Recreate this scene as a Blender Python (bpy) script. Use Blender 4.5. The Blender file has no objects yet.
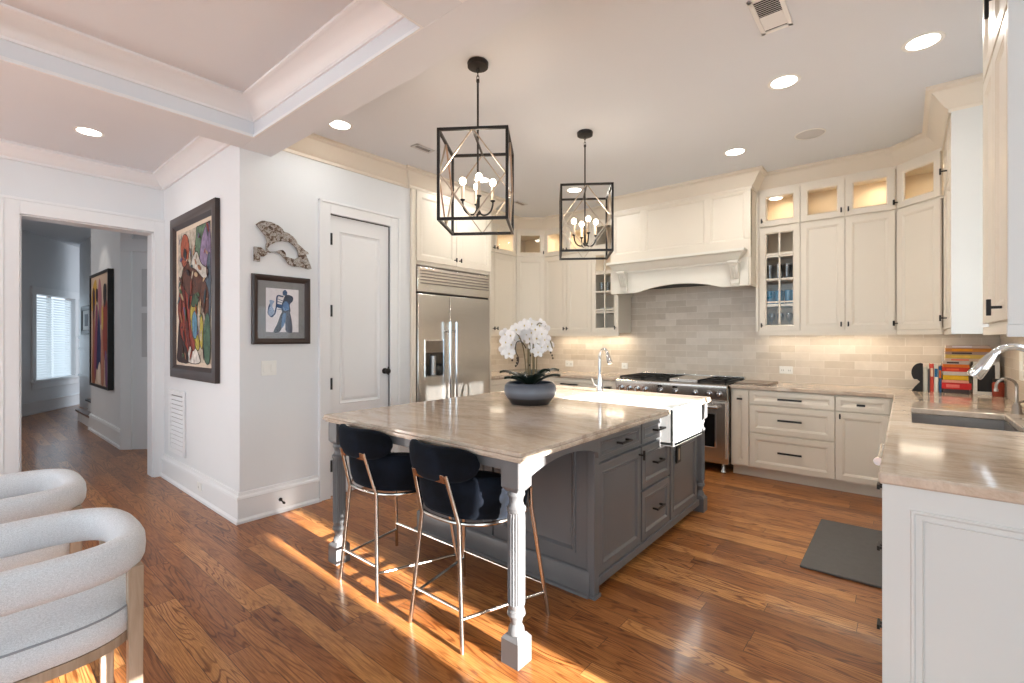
import bpy, bmesh, math, random
from mathutils import Vector, Matrix
PI = math.pi
R = math.radians
random.seed(7)
S = bpy.context.scene
COL = S.collection

# ---------------------------------------------------------------- camera
cam = bpy.data.cameras.new('camera')
camo = bpy.data.objects.new('camera', cam)
COL.objects.link(camo)
cam.sensor_width = 36
cam.lens = 472.0 / 1024 * 36
cam.shift_y = -2.9 / 1024
cam.clip_start = 0.03
camo.location = (0, 0, 1.38)
camo.rotation_euler = (R(90), 0, R(39.8))
S.camera = camo

# ---------------------------------------------------------------- exposure, sky, sun, daylight
S.view_settings.view_transform = 'Standard'
S.view_settings.look = 'None'
S.view_settings.gamma = 1
S.view_settings.use_curve_mapping = False
S.view_settings.exposure = 0.13

world = bpy.data.worlds.new('world')
S.world = world
world.use_nodes = True
bg = world.node_tree.nodes['Background']
bg.inputs[0].default_value = (0.76, 0.88, 1.0, 1)
bg.inputs[1].default_value = 1.3

def light(name, kind, loc, energy, color=(1, 1, 1), size=None, size_y=None, direction=None, **kw):
    l = bpy.data.lights.new(name, kind)
    l.energy = energy
    l.color = color
    if kind == 'AREA':
        l.shape = 'RECTANGLE' if size_y else 'DISK'
        l.size = size
        if size_y: l.size_y = size_y
    for k, v in kw.items(): setattr(l, k, v)
    o = bpy.data.objects.new(name, l)
    COL.objects.link(o)
    o.location = loc
    if direction is not None:
        o.rotation_euler = Vector(direction).to_track_quat('-Z', 'Y').to_euler()
    return o

SUN_DIR = Vector((-1, 0.035, -0.229))
light('sun', 'SUN', (6, 0, 3), 42.0, (1, 0.97, 0.91), direction=SUN_DIR, angle=R(0.6))
# daylight in the window openings behind and beside the camera
DAY = (0.70, 0.90, 1.0)
light('daylight_back', 'AREA', (-2.6, -4.4, 1.75), 62, DAY, 4.6, 2.3, (0.05, 1, -0.05))
light('daylight_side', 'AREA', (2.9, -2.2, 1.6), 112, DAY, 3.4, 2.2, (-1, 0.25, -0.05))
light('daylight_sink_window', 'AREA', (0.72, 3.45, 1.55), 5, DAY, 0.9, 0.9, (-1, 0, -0.1))
light('foyer_fill', 'AREA', (-10.0, -1.6, 2.2), 34, (1.0, 0.97, 0.94), 2.5, 2.0, (-0.3, 1, -0.2))  # unseen area lamp added to fill the foyer, not in any opening

# ---------------------------------------------------------------- materials
def lin(c):
    c = c / 255
    return c / 12.92 if c <= 0.04045 else ((c + 0.055) / 1.055) ** 2.4
def rgb(r, g, b): return (lin(r), lin(g), lin(b), 1)

class N:
    def __init__(self, name):
        self.m = bpy.data.materials.new(name)
        self.m.use_nodes = True
        self.t = self.m.node_tree
        self.b = self.t.nodes['Principled BSDF']
        self.out = self.t.nodes['Material Output']
    def n(self, kind, **kw):
        x = self.t.nodes.new(kind)
        for k, v in kw.items():
            if isinstance(k, str) and hasattr(x, k): setattr(x, k, v)
            else: x.inputs[k].default_value = v
        return x
    def l(self, a, b): self.t.links.new(a, b)
    def coords(self, scale=(1, 1, 1), src='Object', rot=(0, 0, 0)):
        tc = self.n('ShaderNodeTexCoord')
        mp = self.n('ShaderNodeMapping')
        mp.inputs['Scale'].default_value = scale
        mp.inputs['Rotation'].default_value = rot
        self.l(tc.outputs[src], mp.inputs[0])
        return mp.outputs[0]
    def noise(self, vec, scale=5, detail=4, rough=0.5, dist=0.0):
        x = self.n('ShaderNodeTexNoise')
        x.inputs['Scale'].default_value = scale
        x.inputs['Detail'].default_value = detail
        x.inputs['Roughness'].default_value = rough
        x.inputs['Distortion'].default_value = dist
        self.l(vec, x.inputs['Vector'])
        return x.outputs['Fac']
    def ramp(self, fac, stops):
        x = self.n('ShaderNodeValToRGB')
        e = x.color_ramp.elements
        while len(e) < len(stops): e.new(0.5)
        for i, (p, c) in enumerate(stops):
            e[i].position = p
            e[i].color = c
        self.l(fac, x.inputs[0])
        return x.outputs[0]
    def math(self, op, a, b=None):
        x = self.n('ShaderNodeMath')
        x.operation = op
        for i, v in enumerate((a, b)):
            if v is None: continue
            if isinstance(v, (int, float)): x.inputs[i].default_value = v
            else: self.l(v, x.inputs[i])
        return x.outputs[0]
    def mix(self, fac, a, b, blend='MIX'):
        x = self.n('ShaderNodeMix')
        x.data_type = 'RGBA'
        x.blend_type = blend
        for i, v in ((0, fac), (6, a), (7, b)):
            if isinstance(v, (int, float, tuple)): x.inputs[i].default_value = v
            else: self.l(v, x.inputs[i])
        return x.outputs[2]
    def bump(self, h, strength=0.2, dist=0.01):
        x = self.n('ShaderNodeBump')
        x.inputs['Strength'].default_value = strength
        x.inputs['Distance'].default_value = dist
        self.l(h, x.inputs['Height'])
        self.l(x.outputs[0], self.b.inputs['Normal'])
    def set(self, **kw):
        for k, v in kw.items():
            self.b.inputs[k.replace('_', ' ')].default_value = v
        return self

def paint(name, c, rough=0.5, var=0.04, spec=0.4, scale=3.0):
    n = N(name)
    f = n.noise(n.coords(), scale, 3)
    d = tuple(x * (1 - var) for x in c[:3]) + (1,)
    n.l(n.ramp(f, [(0.3, d), (0.7, c)]), n.b.inputs['Base Color'])
    n.set(Roughness=rough)
    n.b.inputs['Specular IOR Level'].default_value = spec
    return n.m

def metal(name, c, rough=0.2, streak=(1, 1, 60), bump=0.02):
    n = N(name)
    f = n.noise(n.coords(streak), 4, 3)
    d = tuple(x * 0.9 for x in c[:3]) + (1,)
    n.l(n.ramp(f, [(0.3, d), (0.7, c)]), n.b.inputs['Base Color'])
    n.set(Metallic=1.0, Roughness=rough)
    if bump: n.bump(f, bump, 0.002)
    return n.m

def glass(name, tint=(1, 1, 1, 1), strength=0.02, rough=0.02):
    n = N(name)
    tr = n.n('ShaderNodeBsdfTransparent'); tr.inputs[0].default_value = tint
    gl = n.n('ShaderNodeBsdfGlossy'); gl.inputs['Roughness'].default_value = rough
    lw = n.n('ShaderNodeLayerWeight'); lw.inputs['Blend'].default_value = 0.5
    f = n.math('ADD', n.math('MULTIPLY', n.math('POWER', lw.outputs['Facing'], 4.0), 0.5), strength)
    mx = n.n('ShaderNodeMixShader')
    n.l(f, mx.inputs[0]); n.l(tr.outputs[0], mx.inputs[1]); n.l(gl.outputs[0], mx.inputs[2])
    n.l(mx.outputs[0], n.out.inputs[0])
    return n.m

def emit(name, c, s):
    n = N(name)
    n.set(Base_Color=c, Emission_Color=c, Emission_Strength=s)
    return n.m

M = {}
M['wall'] = paint('wall_paint', rgb(225, 227, 229), 0.55, 0.015)
M['trim'] = paint('white_trim_paint', rgb(232, 233, 234), 0.35, 0.01)
M['ceiling'] = paint('ceiling_paint', rgb(220, 224, 229), 0.7, 0.01)
M['cream'] = paint('cream_cabinet_paint', rgb(226, 217, 202), 0.35, 0.02)
M['cream_in'] = paint('cream_cabinet_interior', rgb(222, 208, 186), 0.5, 0.02)
M['pale'] = paint('daylit_cabinet_paint', rgb(216, 217, 214), 0.35, 0.02)  # for camera-facing cabinet sides, cool daylight put into the paint colour
M['ivory'] = paint('ivory_hood_paint', rgb(226, 222, 211), 0.35, 0.02)
M['grey'] = paint('warm_grey_island_paint', rgb(103, 102, 103), 0.3, 0.06)
M['dark_gap'] = paint('dark_gap', rgb(40, 36, 34), 0.8, 0.1)
M['black'] = paint('matte_black_metal', rgb(28, 26, 26), 0.4, 0.2)
M['bronze'] = paint('dark_bronze', rgb(32, 28, 26), 0.4, 0.2)
M['steel'] = metal('brushed_stainless', rgb(226, 222, 216), 0.27, (2, 2, 80), 0.015)
M['steel_dark'] = metal('sink_stainless', rgb(172, 168, 165), 0.4)
M['chrome'] = metal('polished_chrome', rgb(225, 228, 232), 0.08, (5, 5, 5), 0)
M['silver_rod'] = metal('brushed_silver', rgb(205, 198, 190), 0.22, (20, 20, 20), 0)
M['rose'] = metal('copper_toned_steel', rgb(196, 164, 142), 0.25, (5, 5, 20), 0)
M['champagne'] = metal('champagne_silver', rgb(205, 190, 172), 0.3, (5, 5, 5), 0)
M['nickel'] = metal('brushed_nickel', rgb(150, 142, 136), 0.28, (5, 5, 5), 0)
M['fireclay'] = paint('white_fireclay', rgb(238, 238, 236), 0.12, 0.01, 0.6)
M['plastic'] = paint('white_plastic', rgb(236, 236, 232), 0.3, 0.01)
M['glass'] = glass('cabinet_glass')
M['pane'] = glass('window_glass', strength=0.015)
M['black_glass'] = paint('black_oven_glass', rgb(14, 14, 16), 0.06, 0.1, 0.7)
M['iron'] = paint('black_cast_iron', rgb(34, 32, 31), 0.55, 0.25)
M['bulb'] = emit('lit_candle_bulb', (1, 0.86, 0.66, 1), 14)
M['lens'] = emit('lit_downlight_lens', (1, 0.96, 0.88, 1), 9)
M['candle'] = paint('cream_candle_sleeve', rgb(226, 206, 182), 0.5)
M['speaker'] = paint('speaker_grille', rgb(205, 205, 206), 0.7, 0.05)
M['mat'] = paint('charcoal_rubber_mat', rgb(98, 96, 94), 0.75, 0.08, 0.3, 30)
M['leaf'] = paint('dark_green_leaf', rgb(32, 46, 36), 0.3, 0.4)
M['stem'] = paint('green_brown_stem', rgb(136, 120, 88), 0.5, 0.3)
M['bud'] = paint('dark_bud', rgb(70, 58, 48), 0.5, 0.3)
M['petal'] = paint('white_petal', rgb(246, 242, 240), 0.5, 0.04)
M['lip'] = paint('yellow_flower_throat', rgb(222, 200, 140), 0.5, 0.2)
M['blue_glass'] = paint('blue_tumbler_glass', rgb(24, 104, 140), 0.1, 0.2, 0.6)
M['clear_glass'] = glass('clear_tumbler_glass', (0.86, 0.88, 0.88, 1), 0.14)
M['china'] = paint('white_china', rgb(225, 222, 216), 0.2, 0.02)
M['frame_dark'] = paint('dark_brown_frame', rgb(62, 47, 42), 0.35, 0.3)
M['frame_black'] = paint('black_frame', rgb(26, 24, 24), 0.35, 0.2)
M['blind'] = None

def wood(name, c1, c2, rough=0.4, sc=(1, 14, 14)):
    n = N(name)
    f = n.noise(n.coords(sc), 3, 5, 0.6, 0.6)
    n.l(n.ramp(f, [(0.3, c1), (0.7, c2)]), n.b.inputs['Base Color'])
    n.set(Roughness=rough)
    return n.m
M['oak_leg'] = wood('greyed_oak', rgb(150, 128, 106), rgb(178, 158, 138), 0.45, (14, 14, 1.5))
M['brown_tread'] = wood('brown_tread', rgb(92, 56, 36), rgb(120, 76, 50), 0.3)
M['board'] = wood('stone_board', rgb(120, 104, 90), rgb(140, 124, 108), 0.3)

def floor_mat():
    n = N('oak_plank_floor')
    ROW, LEN = 0.098, 1.25
    v0 = n.coords()
    sp = n.n('ShaderNodeSeparateXYZ'); n.l(v0, sp.inputs[0])
    row = n.math('FLOOR', n.math('DIVIDE', sp.outputs[1], ROW))
    wn = n.n('ShaderNodeTexWhiteNoise'); wn.noise_dimensions = '1D'; n.l(row, wn.inputs['W'])
    xo = n.math('ADD', sp.outputs[0], n.math('MULTIPLY', wn.outputs['Value'], 7.3))
    cell = n.math('FLOOR', n.math('DIVIDE', xo, LEN))
    cc = n.n('ShaderNodeCombineXYZ'); n.l(cell, cc.inputs[0]); n.l(row, cc.inputs[1])
    w2 = n.n('ShaderNodeTexWhiteNoise'); w2.noise_dimensions = '3D'; n.l(cc.outputs[0], w2.inputs['Vector'])
    rv = w2.outputs['Value']
    # joints between planks
    fy = n.math('ABSOLUTE', n.math('SUBTRACT', n.math('FRACT', n.math('DIVIDE', sp.outputs[1], ROW)), 0.5))
    fx = n.math('ABSOLUTE', n.math('SUBTRACT', n.math('FRACT', n.math('DIVIDE', xo, LEN)), 0.5))
    gap = n.math('MAXIMUM', n.math('GREATER_THAN', fy, 0.5 - 0.0011 / ROW), n.math('GREATER_THAN', fx, 0.5 - 0.0012 / LEN))
    cx = n.n('ShaderNodeCombineXYZ')
    n.l(n.math('MULTIPLY', rv, 41.0), cx.inputs[0]); n.l(n.math('MULTIPLY', rv, 17.0), cx.inputs[1])
    ad = n.n('ShaderNodeVectorMath'); ad.operation = 'ADD'
    n.l(v0, ad.inputs[0]); n.l(cx.outputs[0], ad.inputs[1])
    def mapped(sc):
        mp = n.n('ShaderNodeMapping'); mp.inputs['Scale'].default_value = sc
        n.l(ad.outputs[0], mp.inputs[0]); return mp.outputs[0]
    big = n.noise(mapped((0.75, 8.0, 1)), 1.3, 2, 0.4, 0.25)
    rings = n.math('SINE', n.math('MULTIPLY', big, 105.0))
    rings = n.math('ADD', n.math('MULTIPLY', rings, 0.5), 0.5)
    fine = n.noise(mapped((4, 110, 1)), 2.0, 4, 0.7)
    blot = n.noise(mapped((1.5, 6, 1)), 1.6, 4, 0.6, 0.4)
    base = n.ramp(rv, [(0.0, rgb(148, 90, 46)), (0.3, rgb(186, 124, 70)), (0.6, rgb(168, 106, 56)), (0.8, rgb(196, 134, 76)), (1.0, rgb(210, 150, 90))])
    dark = n.ramp(rings, [(0.0, (0.34, 0.22, 0.13, 1)), (0.30, (0.95, 0.93, 0.9, 1)), (1.0, (1, 1, 1, 1))])
    amt = n.ramp(n.noise(mapped((0.6, 3, 1)), 1.2, 2), [(0.38, (0.35, 0.35, 0.35, 1)), (0.6, (0.95, 0.95, 0.95, 1))])
    c = n.mix(amt, base, dark, 'MULTIPLY')
    c = n.mix(0.85, c, n.ramp(fine, [(0.34, (0.5, 0.4, 0.32, 1)), (0.58, (1, 1, 1, 1))]), 'MULTIPLY')
    c = n.mix(0.8, c, n.ramp(blot, [(0.3, (0.55, 0.44, 0.36, 1)), (0.5, (1, 1, 1, 1))]), 'MULTIPLY')
    c = n.mix(gap, c, (0.05, 0.025, 0.012, 1))
    n.l(c, n.b.inputs['Base Color'])
    n.set(Roughness=0.3)
    n.b.inputs['Specular IOR Level'].default_value = 0.35
    n.b.inputs['Coat Weight'].default_value = 0.18
    n.b.inputs['Coat Roughness'].default_value = 0.1
    h = n.math('SUBTRACT', n.math('MULTIPLY', fine, 0.4), gap)
    n.bump(h, 0.12, 0.002)
    return n.m
M['floor'] = floor_mat()

def stone_mat():
    n = N('beige_quartzite')
    a = n.noise(n.coords((1.6, 4.2, 2)), 2.2, 10, 0.72, 0.9)
    b = n.noise(n.coords((0.8, 1.6, 1)), 1.8, 5, 0.6, 1.0)
    g = n.noise(n.coords(), 55, 5, 0.75, 0.3)
    c1 = n.ramp(a, [(0.30, rgb(160, 142, 126)), (0.45, rgb(194, 176, 158)), (0.58, rgb(212, 197, 180)), (0.72, rgb(180, 162, 146))])
    c2 = n.ramp(b, [(0.35, (0.88, 0.85, 0.83, 1)), (0.6, (1, 1, 1, 1))])
    c3 = n.ramp(g, [(0.35, (0.84, 0.82, 0.8, 1)), (0.6, (1, 1, 1, 1))])
    c1 = n.mix(0.6, c1, c3, 'MULTIPLY')
    n.l(n.mix(0.8, c1, c2, 'MULTIPLY'), n.b.inputs['Base Color'])
    n.set(Roughness=0.1)
    n.b.inputs['Specular IOR Level'].default_value = 0.6
    return n.m
M['stone'] = stone_mat()

def tile_mat(axis):
    n = N('beige_subway_tile_' + axis)
    tc = n.n('ShaderNodeTexCoord')
    sp = n.n('ShaderNodeSeparateXYZ'); n.l(tc.outputs['Object'], sp.inputs[0])
    cb = n.n('ShaderNodeCombineXYZ')
    n.l(sp.outputs[0 if axis == 'x' else 1], cb.inputs[0]); n.l(sp.outputs[2], cb.inputs[1])
    br = n.n('ShaderNodeTexBrick')
    br.inputs['Color1'].default_value = rgb(200, 187, 170)
    br.inputs['Color2'].default_value = rgb(222, 211, 197)
    br.inputs['Mortar'].default_value = rgb(230, 223, 212)
    br.inputs['Scale'].default_value = 1
    br.inputs['Mortar Size'].default_value = 0.0016
    br.inputs['Brick Width'].default_value = 0.255
    br.inputs['Row Height'].default_value = 0.077
    n.l(cb.outputs[0], br.inputs['Vector'])
    f = n.noise(cb.outputs[0], 12, 5, 0.6, 0.6)
    c = n.mix(0.6, br.outputs['Color'], n.ramp(f, [(0.3, (0.86, 0.85, 0.84, 1)), (0.65, (1, 1, 1, 1))]), 'MULTIPLY')
    n.l(c, n.b.inputs['Base Color'])
    n.set(Roughness=0.3)
    h = n.math('ADD', n.math('MULTIPLY', br.outputs['Fac'], -1.0), n.math('MULTIPLY', f, 0.3))
    n.bump(h, 0.25, 0.002)
    return n.m
M['tile_x'] = tile_mat('x'); M['tile_y'] = tile_mat('y')

def fabric_mat():
    n = N('light_grey_woven_fabric')
    f = n.noise(n.coords((1, 1, 1)), 420, 2, 0.7)
    g = n.noise(n.coords((60, 60, 300)), 3, 2, 0.7)
    s = n.math('MULTIPLY', n.math('ADD', f, g), 0.5)
    n.l(n.ramp(s, [(0.35, rgb(184, 188, 192)), (0.62, rgb(226, 230, 234))]), n.b.inputs['Base Color'])
    n.set(Roughness=0.9)
    n.b.inputs['Sheen Weight'].default_value = 0.2
    n.bump(s, 0.35, 0.002)
    return n.m
M['fabric'] = fabric_mat()

def velvet_mat():
    n = N('black_blue_velvet')
    f = n.noise(n.coords(), 9, 4, 0.6, 0.5)
    n.l(n.ramp(f, [(0.35, rgb(7, 9, 14)), (0.7, rgb(20, 25, 36))]), n.b.inputs['Base Color'])
    n.set(Roughness=0.9)
    n.b.inputs['Specular IOR Level'].default_value = 0.15
    n.b.inputs['Sheen Weight'].default_value = 0.05
    n.b.inputs['Sheen Tint'].default_value = (0.45, 0.6, 0.8, 1)
    n.bump(f, 0.15, 0.01)
    return n.m
M['velvet'] = velvet_mat()

def pot_mat():
    n = N('blue_grey_glazed_pot')
    tc = n.n('ShaderNodeTexCoord')
    sp = n.n('ShaderNodeSeparateXYZ'); n.l(tc.outputs['Object'], sp.inputs[0])
    f = n.noise(n.coords((1, 1, 12)), 6, 3)
    z = n.math('ADD', n.math('MULTIPLY', sp.outputs[2], 0.87), n.math('MULTIPLY', f, 0.006))
    n.l(n.ramp(n.math('MULTIPLY', z, 6.0), [(0.24, rgb(48, 44, 44)), (0.30, rgb(96, 98, 106)), (0.5, rgb(122, 126, 136)), (0.72, rgb(74, 80, 92))]), n.b.inputs['Base Color'])
    n.set(Roughness=0.3)
    return n.m
M['pot'] = pot_mat()

def driftwood():
    n = N('tarnished_pitted_metal')
    f = n.noise(n.coords(), 26, 6, 0.7, 0.8)
    n.l(n.ramp(f, [(0.34, rgb(36, 27, 22)), (0.46, rgb(112, 92, 76)), (0.54, rgb(190, 186, 182)), (0.66, rgb(84, 66, 54))]), n.b.inputs['Base Color'])
    n.set(Metallic=0.5, Roughness=0.4)
    n.bump(f, 1.0, 0.02)
    return n.m
M['sculpt'] = driftwood()

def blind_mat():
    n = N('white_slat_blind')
    n.set(Base_Color=rgb(225, 232, 236), Roughness=0.5, Emission_Color=(0.72, 0.86, 0.95, 1), Emission_Strength=0.35)  # emission stands in for daylight coming through the slats
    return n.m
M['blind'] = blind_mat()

_flat = {}
def flat(r, g, b, rough=0.6, var=0.12):
    k = (r, g, b, rough, var)
    if k not in _flat: _flat[k] = paint('colour_%d_%d_%d' % k[:3], rgb(r, g, b), rough, var, 0.3, 25)
    return _flat[k]

# ---------------------------------------------------------------- mesh helpers
class B:
    """a bmesh being filled with shapes"""
    def __init__(self): self.bm = bmesh.new(); self.mi = 0; self.mats = []
    def mat(self, m):
        if m not in self.mats: self.mats.append(m)
        self.mi = self.mats.index(m); return self
    def _f(self, fs):
        for f in fs: f.material_index = self.mi
    def face(self, pts):
        f = self.bm.faces.new([self.bm.verts.new(p) for p in pts]); f.material_index = self.mi; return f
    def hexa(self, p):
        v = [self.bm.verts.new(q) for q in p]
        self._f([self.bm.faces.new([v[i] for i in q]) for q in ((0, 3, 2, 1), (4, 5, 6, 7), (0, 1, 5, 4), (1, 2, 6, 5), (2, 3, 7, 6), (3, 0, 4, 7))])
        return self
    def box(self, x0, x1, y0, y1, z0, z1):
        if x0 > x1: x0, x1 = x1, x0
        if y0 > y1: y0, y1 = y1, y0
        if z0 > z1: z0, z1 = z1, z0
        return self.hexa([(x0, y0, z0), (x1, y0, z0), (x1, y1, z0), (x0, y1, z0), (x0, y0, z1), (x1, y0, z1), (x1, y1, z1), (x0, y1, z1)])
    def bar(self, a, b, w, h=None, up=(0, 0, 1)):
        a = Vector(a); b = Vector(b); h = h or w
        d = (b - a).normalized(); u = Vector(up)
        if abs(d.dot(u)) > 0.95: u = Vector((1, 0, 0)) if abs(d.x) < 0.9 else Vector((0, 1, 0))
        s = d.cross(u).normalized() * w / 2; t = s.cross(d).normalized() * h / 2
        return self.hexa([a - s - t, a + s - t, a + s + t, a - s + t, b - s - t, b + s - t, b + s + t, b - s + t])
    def tube(self, pts, r, n=10, closed=False, cap=True):
        pts = [Vector(p) for p in pts]; rings = []; L = len(pts)
        rr = r if isinstance(r, (list, tuple)) else [r] * L
        prev = None
        for i, p in enumerate(pts):
            if closed: d = pts[(i + 1) % L] - pts[i - 1]
            else: d = pts[min(i + 1, L - 1)] - pts[max(i - 1, 0)]
            d.normalize()
            if prev is None:
                u = Vector((0, 0, 1)) if abs(d.z) < 0.9 else Vector((1, 0, 0))
                s = d.cross(u).normalized()
            else:
                s = (prev - d * prev.dot(d)).normalized()
            prev = s; t = d.cross(s)
            rings.append([self.bm.verts.new(p + (s * math.cos(2 * PI * k / n) + t * math.sin(2 * PI * k / n)) * rr[i]) for k in range(n)])
        fs = []
        for i in range(L if closed else L - 1):
            a = rings[i]; b = rings[(i + 1) % L]
            for k in range(n): fs.append(self.bm.faces.new((a[k], a[(k + 1) % n], b[(k + 1) % n], b[k])))
        if not closed and cap:
            fs.append(self.bm.faces.new(rings[0][::-1])); fs.append(self.bm.faces.new(rings[-1]))
        self._f(fs); return self
    def lathe(self, prof, n=24, c=(0, 0, 0), flute=None, sx=1, sy=1, cap=True):
        """prof = [(r, z)...] bottom to top"""
        c = Vector(c); rings = []
        for r, z in prof:
            ring = []
            for k in range(n):
                a = 2 * PI * k / n; q = r
                if flute and flute[0] < z < flute[1] and k % 2: q = r * flute[2]
                ring.append(self.bm.verts.new(c + Vector((q * math.cos(a) * sx, q * math.sin(a) * sy, z))))
            rings.append(ring)
        fs = []
        for a, b in zip(rings, rings[1:]):
            for k in range(n): fs.append(self.bm.faces.new((a[k], a[(k + 1) % n], b[(k + 1) % n], b[k])))
        if cap and prof[0][0] > 1e-5: fs.append(self.bm.faces.new(rings[0][::-1]))
        if cap and prof[-1][0] > 1e-5: fs.append(self.bm.faces.new(rings[-1]))
        self._f(fs); return self
    def prism(self, loops, f, d0, d1):
        """2-D loops (first outer, the rest holes) extruded; f(u, v, d) gives the point"""
        es = []; n0 = len(self.bm.verts)
        for lp in loops:
            vs = [self.bm.verts.new(f(u, v, d0)) for u, v in lp]
            es += [self.bm.edges.new((vs[i], vs[(i + 1) % len(vs)])) for i in range(len(vs))]
        r = bmesh.ops.triangle_fill(self.bm, use_beauty=True, use_dissolve=False, edges=es)
        fs = [g for g in r['geom'] if isinstance(g, bmesh.types.BMFace)]
        ex = bmesh.ops.extrude_face_region(self.bm, geom=fs)
        off = Vector(f(0, 0, d1)) - Vector(f(0, 0, d0))
        vs = [g for g in ex['geom'] if isinstance(g, bmesh.types.BMVert)]
        bmesh.ops.translate(self.bm, verts=vs, vec=off)
        nf = set(fs) | {g for g in ex['geom'] if isinstance(g, bmesh.types.BMFace)}
        for v in vs: nf |= set(v.link_faces)
        self._f(nf); return self
    def sweep(self, path, prof, z=0, closed=False):
        """path 2-D polyline; prof [(d, z)]: d to the LEFT of the walking direction"""
        P = [Vector(p) for p in path]; L = len(P); rings = []
        for i in range(L):
            if closed: a = P[i - 1]; c = P[(i + 1) % L]
            else: a = P[i - 1] if i else None; c = P[i + 1] if i < L - 1 else None
            d1 = (P[i] - a).normalized() if a is not None else None
            d2 = (c - P[i]).normalized() if c is not None else None
            if d1 is None: d1 = d2
            if d2 is None: d2 = d1
            n1 = Vector((-d1.y, d1.x)); n2 = Vector((-d2.y, d2.x))
            m = (n1 + n2).normalized(); m = m / max(m.dot(n1), 0.2)
            rings.append([self.bm.verts.new((P[i].x + m.x * d, P[i].y + m.y * d, z + h)) for d, h in prof])
        fs = []; K = len(prof)
        for i in range(L if closed else L - 1):
            a = rings[i]; b = rings[(i + 1) % L]
            for k in range(K): fs.append(self.bm.faces.new((a[k], b[k], b[(k + 1) % K], a[(k + 1) % K])))
        if not closed:
            fs.append(self.bm.faces.new(rings[0])); fs.append(self.bm.faces.new(rings[-1][::-1]))
        self._f(fs); return self
    def rings(self, w, z0, z1, x0, spec, fill=True):
        """front-facing (-y) concentric rectangles: spec [(inset, y)...]; used for doors and frames"""
        x1 = x0 + w; rg = []
        for ins, y in spec:
            rg.append([self.bm.verts.new(p) for p in ((x0 + ins, y, z0 + ins), (x1 - ins, y, z0 + ins), (x1 - ins, y, z1 - ins), (x0 + ins, y, z1 - ins))])
        fs = []
        for a, b in zip(rg, rg[1:]):
            for k in range(4): fs.append(self.bm.faces.new((a[k], a[(k + 1) % 4], b[(k + 1) % 4], b[k])))
        if fill: fs.append(self.bm.faces.new(rg[-1])); fs.append(self.bm.faces.new(rg[0][::-1]))
        else:
            for k in range(4): fs.append(self.bm.faces.new((rg[-1][k], rg[-1][(k + 1) % 4], rg[0][(k + 1) % 4], rg[0][k])))
        self._f(fs); return self
    def ball(self, c, r, sx=1, sy=1, sz=1, u=12, v=8, rot=None):
        m = Matrix.Translation(c) @ (rot or Matrix.Identity(4)) @ Matrix.Diagonal((r * sx, r * sy, r * sz, 1))
        g = bmesh.ops.create_uvsphere(self.bm, u_segments=u, v_segments=v, radius=1, matrix=m)
        fs = set()
        for q in g['verts']: fs |= set(q.link_faces)
        self._f(fs); return self
    def xf(self, m):
        bmesh.ops.transform(self.bm, matrix=m, verts=self.bm.verts); return self
    def build(self, name, m=None, parent=None, bev=0, seg=2, smooth=35, sub=0):
        bmesh.ops.recalc_face_normals(self.bm, faces=self.bm.faces)
        me = bpy.data.meshes.new(name)
        self.bm.to_mesh(me); self.bm.free()
        for q in (self.mats or [m]): me.materials.append(q)
        o = bpy.data.objects.new(name, me); COL.objects.link(o)
        if parent: o.parent = parent
        if smooth:
            me.polygons.foreach_set('use_smooth', [True] * len(me.polygons))
            me.set_sharp_from_angle(angle=R(smooth))
        if sub:
            s = o.modifiers.new('sub', 'SUBSURF'); s.levels = sub; s.render_levels = sub
        if bev:
            b = o.modifiers.new('bevel', 'BEVEL'); b.width = bev; b.segments = seg; b.limit_method = 'ANGLE'; b.angle_limit = R(40)
            b.harden_normals = False
        return o

def thing(name, label, cat, loc=(0, 0, 0), rotz=0, group=None):
    o = bpy.data.objects.new(name, None); COL.objects.link(o)
    o.empty_display_size = 0.05
    o.location = loc; o.rotation_euler = (0, 0, rotz); o['label'] = label; o['category'] = cat
    if group: o['group'] = group
    return o
def tag(o, label, cat, group=None):
    o['label'] = label; o['category'] = cat
    if group: o['group'] = group
    return o
def at(o, loc, rotz=0):
    o.location = loc; o.rotation_euler = (0, 0, rotz); return o
def struct(o, label=None):
    o['kind'] = 'structure'
    if label: o['label'] = label
    return o
def dup(root, loc, rotz, label, group=None):
    r = root.copy(); COL.objects.link(r); r.location = loc; r.rotation_euler = (0, 0, rotz); r['label'] = label
    if group: r['group'] = group
    def rec(src, dst):
        for ch in list(src.children):
            c = ch.copy(); COL.objects.link(c); c.parent = dst; rec(ch, c)
    rec(root, r)
    return r

# ================================================================ ROOM
KX0, KX1 = -4.54, 0.62      # kitchen left and right wall faces
PX = -3.83                  # pantry wall face
CEIL = 3.05
struct(B().box(-15, 4, -5.2, 6.5, -0.12, 0).build('floor', M['floor']))
struct(B().box(-4.7, 3.2, -5.0, 6.0, CEIL, CEIL + 0.5).build('ceiling', M['ceiling']))
struct(B().box(-5.75, -3.84, -5.0, 1.41, 3.0, 3.1).build('ceiling', M['ceiling']))
struct(B().box(-14.6, -5.9, -5.0, 4.0, 3.3, 3.4).build('ceiling', M['ceiling']))
# back (hood) wall with tiles
w = B().mat(M['wall']); w.box(-4.7, 0.78, 5.76, 5.9, 0, CEIL)
w.mat(M['tile_x']); w.box(KX0, KX1, 5.75, 5.76, 0.88, 2.2)
struct(w.build('wall_back'))
w = B().mat(M['wall']); w.box(-4.7, KX0 - 0.01, 2.95, 5.76, 0, CEIL)
w.mat(M['tile_y']); w.box(KX0 - 0.01, KX0, 4.19, 5.75, 0.88, 1.5)
struct(w.build('wall_left'))
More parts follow.
